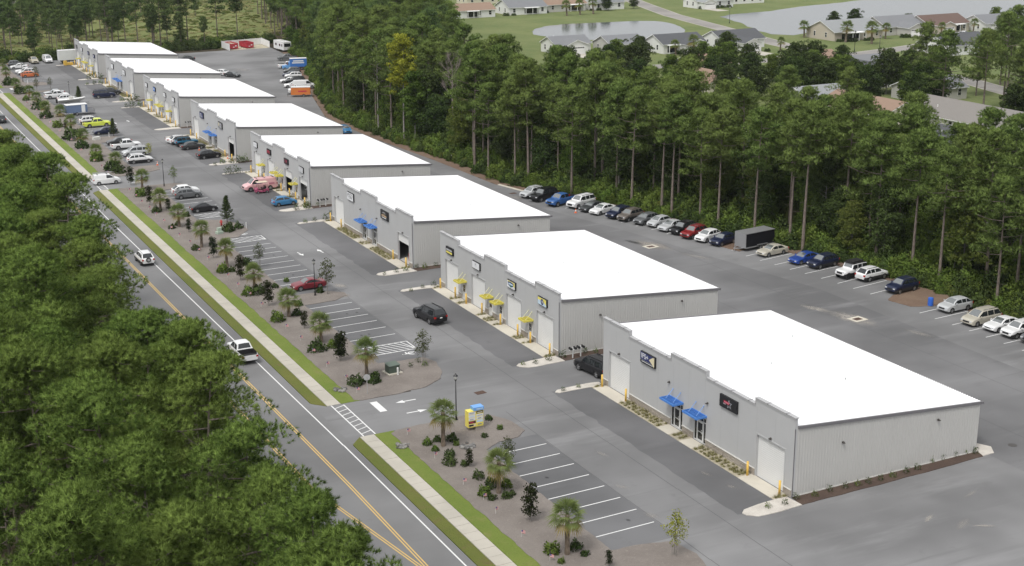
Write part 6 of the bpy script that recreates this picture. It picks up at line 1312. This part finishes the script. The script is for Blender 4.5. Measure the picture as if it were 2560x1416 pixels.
o = empty('orange_trailer', (36.5,246.6,.01), R_(160)); tag(o, 'bright orange box trailer in the far rear yard', 'trailer'); boxpart(o, 'body', simple('trailer_orange', (.66,.20,.045), .5), (-2.3,2.3,-1.05,1.05,.5,2.25)); boxpart(o, 'roof', M_white, (-2.33,2.33,-1.08,1.08,2.252,2.32)); boxpart(o, 'lettering', SM['red'], (-1.4,.6,1.052,1.06,1.2,1.5)); mb = MB(); mb.cone((2.3,.5,.5),(3.3,0,.5),.05,.05,6); mb.cone((2.3,-.5,.5),(3.3,0,.5),.05,.05,6); mb.cone((3.1,0,.05),(3.1,0,.8),.04,.04,6); add('drawbar', mb.mesh('drawbar', [M_black]), o); wheels(o, [(-.7,1.1,1),(-.7,-1.1,1)])
o = empty('box_truck', (50.6,293.2,.01), R_(166)); tag(o, 'blue box truck with white lettering in the far rear yard', 'truck'); boxpart(o, 'box', simple('truck_blue', (.05,.17,.50), .45), (-3.3,1.2,-1.15,1.15,.85,3.05)); boxpart(o, 'roof', M_white, (-3.32,1.25,-1.17,1.17,3.052,3.12)); mb = MB(); mb.box(1.21,2.4,-.98,.98,.5,1.35); mb.poly([(1.21,-.95,1.35),(2.0,-.95,1.35),(1.6,-.9,2.1),(1.21,-.9,2.1)]); mb.box(1.21,1.62,-.9,.9,1.351,2.12); mb.box(2.4,3.3,-.95,.95,.5,1.15); add('cab', mb.mesh('cab', [simple('cab_blue', (.14,.33,.62), .4)]), o); mb = MB(); mb.quad((2.02,-.85,1.36),(2.02,.85,1.36),(1.64,.8,2.05),(1.64,-.8,2.05)); add('windshield', mb.mesh('windshield', [M_wsh]), o); boxpart(o, 'lettering', SM['white'], (-2.4,.4,1.152,1.16,2.3,2.65),(-2.6,.7,1.152,1.16,1.8,2.15)); wheels(o, [(2.6,.9,1.15),(2.6,-.9,1.15),(-1.9,.95,1.15),(-1.9,-.95,1.15)])
o = empty('motorhome', (61.3,336.2,.01), R_(-86)); tag(o, 'white motorhome at the far corner of the rear yard', 'motorhome'); mb = MB(); mb.box(-4.0,4.0,-1.2,1.2,.55,2.95); add('body', mb.mesh('body', [M_white]), o); boxpart(o, 'roof_unit', M_cap, (-1.5,-.5,-.4,.4,2.951,3.2),(1.0,1.7,-.3,.3,2.951,3.1)); boxpart(o, 'side_window', M_glass, (-2.6,-1.6,-1.22,-1.202,1.5,2.2),(.4,1.4,-1.22,-1.202,1.5,2.2),(2.2,2.9,-1.22,-1.202,1.5,2.2)); boxpart(o, 'windshield', M_glass, (4.002,4.02,-1.0,1.0,1.5,2.5)); boxpart(o, 'rear_bumper', M_black, (-4.1,-4.001,-1.1,1.1,.45,.7),(3.9,4.12,-1.1,1.1,.42,.54)); wheels(o, [(2.6,1.08,1.2),(2.6,-1.08,1.2),(-2.2,1.08,1.2),(-2.2,-1.08,1.2)])
o = empty('semi_trailer', (1.8,337.4,.01), R_(-2)); tag(o, 'white box semi trailer behind the farthest warehouse', 'trailer'); boxpart(o, 'box', simple('aged_white', (.60,.62,.60), .6, noise_amt=.08, nscale=1), (-6.0,6.0,-1.25,1.25,1.05,3.75)); boxpart(o, 'roof', M_white, (-6.03,6.03,-1.27,1.27,3.752,3.80)); boxpart(o, 'frame', M_black, (-5.5,5.5,-.5,.5,.7,1.04)); boxpart(o, 'landing_gear', M_black, (3.0,3.15,-.9,-.75,0,1.04),(3.0,3.15,.75,.9,0,1.04)); wheels(o, [(-4.6,1.05,1.4),(-3.5,1.05,1.4),(-4.6,-1.05,1.4),(-3.5,-1.05,1.4)])
mb = MB(); mb.box(-1.1,1.1,-.5,.5,.15,.75); mb.box(-1.1,-.3,-.45,.45,.75,1.3); mb.box(1.1,1.25,-.9,.9,.1,.8); mb.cone((-.7,-.55,.3),(-.7,.55,.3),.3,.3,12); mb.cone((.7,-.55,.3),(.7,.55,.3),.3,.3,12); o = mb.build('small_loader', simple('loader_yellow', (.62,.40,.07), .5), None, loc=(-2.4,333.2,.01), rz=.1); tag(o, 'yellow machine standing before the semi trailer', 'loader')
o = empty('boat_on_trailer', (-14.6,259.6,.01), R_(4)); tag(o, 'white boat on a trailer in the front car park', 'boat'); mb = MB(); st_ = [(-3.2,1.1,.75,1.45),(-1,1.15,.7,1.45),(1,1.05,.72,1.5),(2.3,.7,.9,1.6),(3.2,.05,1.3,1.75)]
for (a, wa, ka, ta), (b, wb_, kb, tb_) in zip(st_[:-1], st_[1:]):
    for s in (1, -1): q = [(a,0,ka),(b,0,kb),(b,s*wb_,tb_),(a,s*wa,ta)]; mb.quad(*(q if s > 0 else q[::-1])); q = [(a,s*wa,ta),(b,s*wb_,tb_),(b,0,tb_-.12),(a,0,ta-.12)]; mb.quad(*(q if s > 0 else q[::-1]))
mb.poly([(-3.2,-1.1,1.45),(-3.2,0,.75),(-3.2,1.1,1.45)]); add('hull', mb.mesh('hull', [M_white]), o); boxpart(o, 'console', M_cap, (-.6,.3,-.4,.4,1.3,2.0)); boxpart(o, 'outboard_motor', M_black, (-3.6,-3.25,-.2,.2,.7,1.7)); boxpart(o, 'trailer_frame', M_steel, (-2.8,2.8,-.85,-.75,.5,.6),(-2.8,2.8,.75,.85,.5,.6),(2.8,4.0,-.05,.05,.5,.6)); wheels(o, [(-.9,1.05,.9),(-.9,-1.05,.9)])
o = empty('utility_trailer', (-15.6,245.2,.01), R_(2)); tag(o, 'blue and white box trailer with open rack in the front car park', 'trailer'); boxpart(o, 'body', simple('camper_blue', (.12,.17,.28), .5), (-3.0,1.6,-1.1,1.1,.6,2.3)); boxpart(o, 'roof', M_white, (-3.05,1.65,-1.14,1.14,2.302,2.38)); boxpart(o, 'door', M_white, (.3,1.1,-1.13,-1.102,.65,2.2)); boxpart(o, 'rack', M_steel, (1.6,3.2,-1.0,-.95,.6,1.3),(1.6,3.2,.95,1.0,.6,1.3),(1.6,3.3,-.95,.95,.5,.6)); wheels(o, [(-.8,1.2,1),(-.8,-1.2,1)])
o = empty('golf_cart', (-3.9,148.4,.01), R_(180)); tag(o, 'dark pink golf cart with beige canopy beside the pink van', 'golf cart'); M_gc = simple('cart_pink', (.33,.06,.13), .35, coat=.5); mb = MB(); mb.box(-1.1,1.15,-.55,.55,.25,.42); mb.poly([(.55,-.55,.42),(1.15,-.55,.42),(1.15,-.5,.72),(.75,-.5,.95)]); mb.poly([(.55,.55,.42),(.75,.5,.95),(1.15,.5,.72),(1.15,.55,.42)]); mb.quad((1.16,-.52,.42),(1.16,.52,.42),(1.16,.5,.72),(1.16,-.5,.72)); mb.quad((1.15,-.5,.72),(1.15,.5,.72),(.75,.5,.95),(.75,-.5,.95)); mb.box(-1.1,-.25,-.55,.55,.421,.72); add('body', mb.mesh('body', [M_gc]), o); boxpart(o, 'seat', M_black, (-.55,.0,-.5,.5,.721,.84),(-.65,-.5,-.5,.5,.84,1.2)); boxpart(o, 'canopy', simple('canopy_beige', (.62,.52,.40), .6), (-.95,.85,-.6,.6,1.82,1.88))
for x in (-.85, .75):
    for y in (-.52, .52): mb = MB(); mb.cone((x,y,.7),(x*.95,y,1.82),.02,.02,6); add('canopy_post', mb.mesh('canopy_post', [M_black]), o)
wheels(o, [(.8,.52,.66),(.8,-.52,.66),(-.75,.52,.66),(-.75,-.52,.66)])
# dumpsters in their enclosure
M_dr = simple('dumpster_red', (.42,.035,.05), .55, noise_amt=.12, nscale=2)
for x, y, l in [(49.0,349.0,'red roll off dumpster full of rubbish, left one'),(54.0,349.2,'red roll off dumpster, the right one')]:
    o = empty('dumpster', (x, y, .02), R_(-84)); tag(o, l, 'dumpster', 'red dumpsters in the enclosure'); mb = MB(); mb.box(-3,3,-1.15,1.15,.25,.35); mb.box(-3,3,-1.15,-1.07,.35,1.75); mb.box(-3,3,1.07,1.15,.35,1.75); mb.box(-3,-2.9,-1.07,1.07,.35,1.75); mb.box(2.9,3,-1.07,1.07,.35,1.75); add('bin', mb.mesh('bin', [M_dr]), o)
    mb = MB()
    for k in range(7): mb.box(-2.8+k*.9,-2.68+k*.9,-1.23,-1.151,.3,1.75); mb.box(-2.8+k*.9,-2.68+k*.9,1.151,1.23,.3,1.75)
    mb.box(-3.02,3.02,-1.24,-1.16,1.751,1.83); mb.box(-3.02,3.02,1.16,1.24,1.751,1.83); add('rib', mb.mesh('rib', [M_dr]), o); boxpart(o, 'placard', SM['white'], (3.001,3.012,-.5,.0,.6,.8),(3.001,3.012,.2,.7,.9,1.2)); boxpart(o, 'load', M_pebble if x < 50 else M_dark, (-2.85,2.85,-1.05,1.05,.36,1.5 if x < 50 else .9)); wheels(o, [(-2.4,.7,.5),(-2.4,-.7,.5)])
pads = MB(); pads.slab([(47.2,344.2),(60.0,345.2),(60.6,355.0),(47.3,352.6)], -.1, .02); struct('enclosure_pad', pads, M_pebble)
fe = empty('enclosure_fence', (47.2,343.6,0)); tag(fe, 'white panel fence round the red dumpsters', 'fence')
def fpan(p0, p1):
    a = Vector(p0); b = Vector(p1); d = b-a; n = max(1, round(d.length/2.0))
    for k in range(n):
        q0 = a+d*k/n; L_ = d.length/n; mb = MB(); mb.box(.06, L_-.06, -.02, .02, .05, 2.0); add('panel', mb.mesh('panel', [M_trimw]), fe, (q0.x-47.2, q0.y-343.6, 0), math.atan2(d.y, d.x))
        mb = MB(); mb.box(-.06,.06,-.06,.06,0,2.1); add('post', mb.mesh('post', [M_trimw]), fe, (q0.x-47.2, q0.y-343.6, 0), math.atan2(d.y, d.x))
fpan((47.1,343.6),(47.2,352.6)); fpan((47.2,352.6),(60.7,355.2)); fpan((60.7,355.2),(60.1,345.0))
# extras on vehicles: ladder on the white van, roof box, spare wheel, van livery
def bynm(lbl): return next(o for o in bpy.data.objects if o.get('label') == lbl)
v = bynm('white van with roof ladder crossing the pavement'); lad = empty('ladder', (v.location.x, v.location.y, v.location.z+1.86), v.rotation_euler.z); tag(lad, 'pale ladder lying on the roof of the white van', 'ladder'); boxpart(lad, 'rail', M_steel, (-2.3,1.0,.32,.38,.12,.2)); boxpart(lad, 'rail', M_steel, (-2.3,1.0,.0,.06,.12,.2))
for k in range(9): boxpart(lad, 'rung', M_steel, (-2.1+k*.35,-2.06+k*.35,.06,.32,.14,.18))
boxpart(v, 'roof_rack', M_black, (-1.6,-1.5,-.7,.7,1.82,1.9),(.0,.1,-.7,.7,1.82,1.9))
j = bynm('white off road car with black top and roof box'); boxpart(j, 'roof_box', M_plast, (-1.5,.5,-.6,.6,1.98,2.2)); boxpart(j, 'roof_rack', M_plast, (-1.7,.7,-.7,.7,1.945,1.975)); q = add('spare_wheel', WH[(.44,.24,True)][0], j, (-2.32,0,1.1), R_(90))
s_ = bynm('white car driving on the road'); mb = MB(); mb.cone((-2.33,0,.95),(-2.50,0,.95),.33,.33,18); add('spare_wheel_cover', mb.mesh('spare_wheel_cover', [M_plast]), s_); mb = MB(); mb.cone((-2.501,0,.95),(-2.515,0,.95),.2,.2,16); add('spare_wheel_hub', mb.mesh('spare_wheel_hub', [M_rim]), s_)
pv = bynm('pink work van before the fourth warehouse'); boxpart(pv, 'livery_lettering', SM['purple'], (-.2,.9,.995,1.012,1.32,1.62)); boxpart(pv, 'livery_panel', simple('livery_rose', (.50,.20,.25), .5), (-2.3,-1.3,1.0,1.014,.95,1.3)); boxpart(pv, 'roof_rack', M_black, (.6,.68,-.75,.75,2.10,2.17),(-.8,-.72,-.75,.75,2.10,2.17),(-2.3,-2.22,-.75,.75,2.10,2.17))
# things inside the open bays
def inside(i, j, things):
    G = GB if TYP[i] == 'b' else GY
    for nm, mt, b, l in things:
        mb = MB(); mb.box(*b); x0, x1, y0, y1, z0, z1 = b
        if nm == 'tool_chest':
            for k in range(4): mb.box(x0-.02, x0-.001, y0+.03, y1-.03, z0+.05+k*(z1-z0)/4.3, z0-.02+(k+1)*(z1-z0)/4.3)
        if nm == 'storage_rack':
            mb = MB()
            for yy in (y0, y1-.06):
                for xx in (x0, x1-.06): mb.box(xx,xx+.06,yy,yy+.06,z0,z1)
            for k in range(4): mb.box(x0,x1,y0,y1,z0+.2+k*(z1-z0)/4,z0+.25+k*(z1-z0)/4); mb.box(x0+.1,x1-.1,y0+.2,y0+.2+(y1-y0)*.6,z0+.251+k*(z1-z0)/4,z0+.6+k*(z1-z0)/4)
        o = mb.build(nm, mt, None, loc=(0, YN[i]+G[j][0], .02)); tag(o, l, nm.replace('_', ' '))
inside(2, 0, [('tool_chest', M_hyd, (1.0,1.8,1.7,2.6,0,1.1), 'red tool chest inside the open door of the third warehouse'),('storage_rack', M_cop, (2.4,3.0,.4,3.4,0,2.6), 'grey storage rack inside the open door of the third warehouse')])
inside(3, 0, [('storage_rack', M_wood, (1.4,1.9,.3,3.7,0,2.9), 'brown wooden rack inside the near open door of the fourth warehouse')])
inside(3, 1, [('storage_rack', M_trimw, (3.0,3.6,.4,3.0,0,2.2), 'white rack inside the second open door of the fourth warehouse')])
inside(4, 0, [('tool_chest', M_hyd, (.9,1.5,1.0,1.8,0,1.0), 'red tool chest inside the open door of the fifth warehouse')])
car('sedan','red',163,256.5,R_(60),'red car parked in the drive of the white bungalow'); car('sedan','white',268,266.5,R_(100),'white car in front of the brown roofed bungalow')
# ------------------------------------------------------------------ thin summer haze
hz = MB(); hz.box(-260, 720, -110, 780, -1.2, 56); ho = hz.build('haze', [], None)
hm = bpy.data.materials.new('haze'); hm.use_nodes = True; ht = hm.node_tree; ht.nodes.clear(); pv_ = ht.nodes.new('ShaderNodeVolumePrincipled'); pv_.inputs['Color'].default_value = (.86,.90,.95,1); pv_.inputs['Density'].default_value = .00006; pv_.inputs['Anisotropy'].default_value = .2
oo = ht.nodes.new('ShaderNodeOutputMaterial'); ht.links.new(pv_.outputs[0], oo.inputs['Volume']); ho.data.materials.append(hm); ho['kind'] = 'stuff'; ho['label'] = 'thin pale haze in the air over the whole scene'
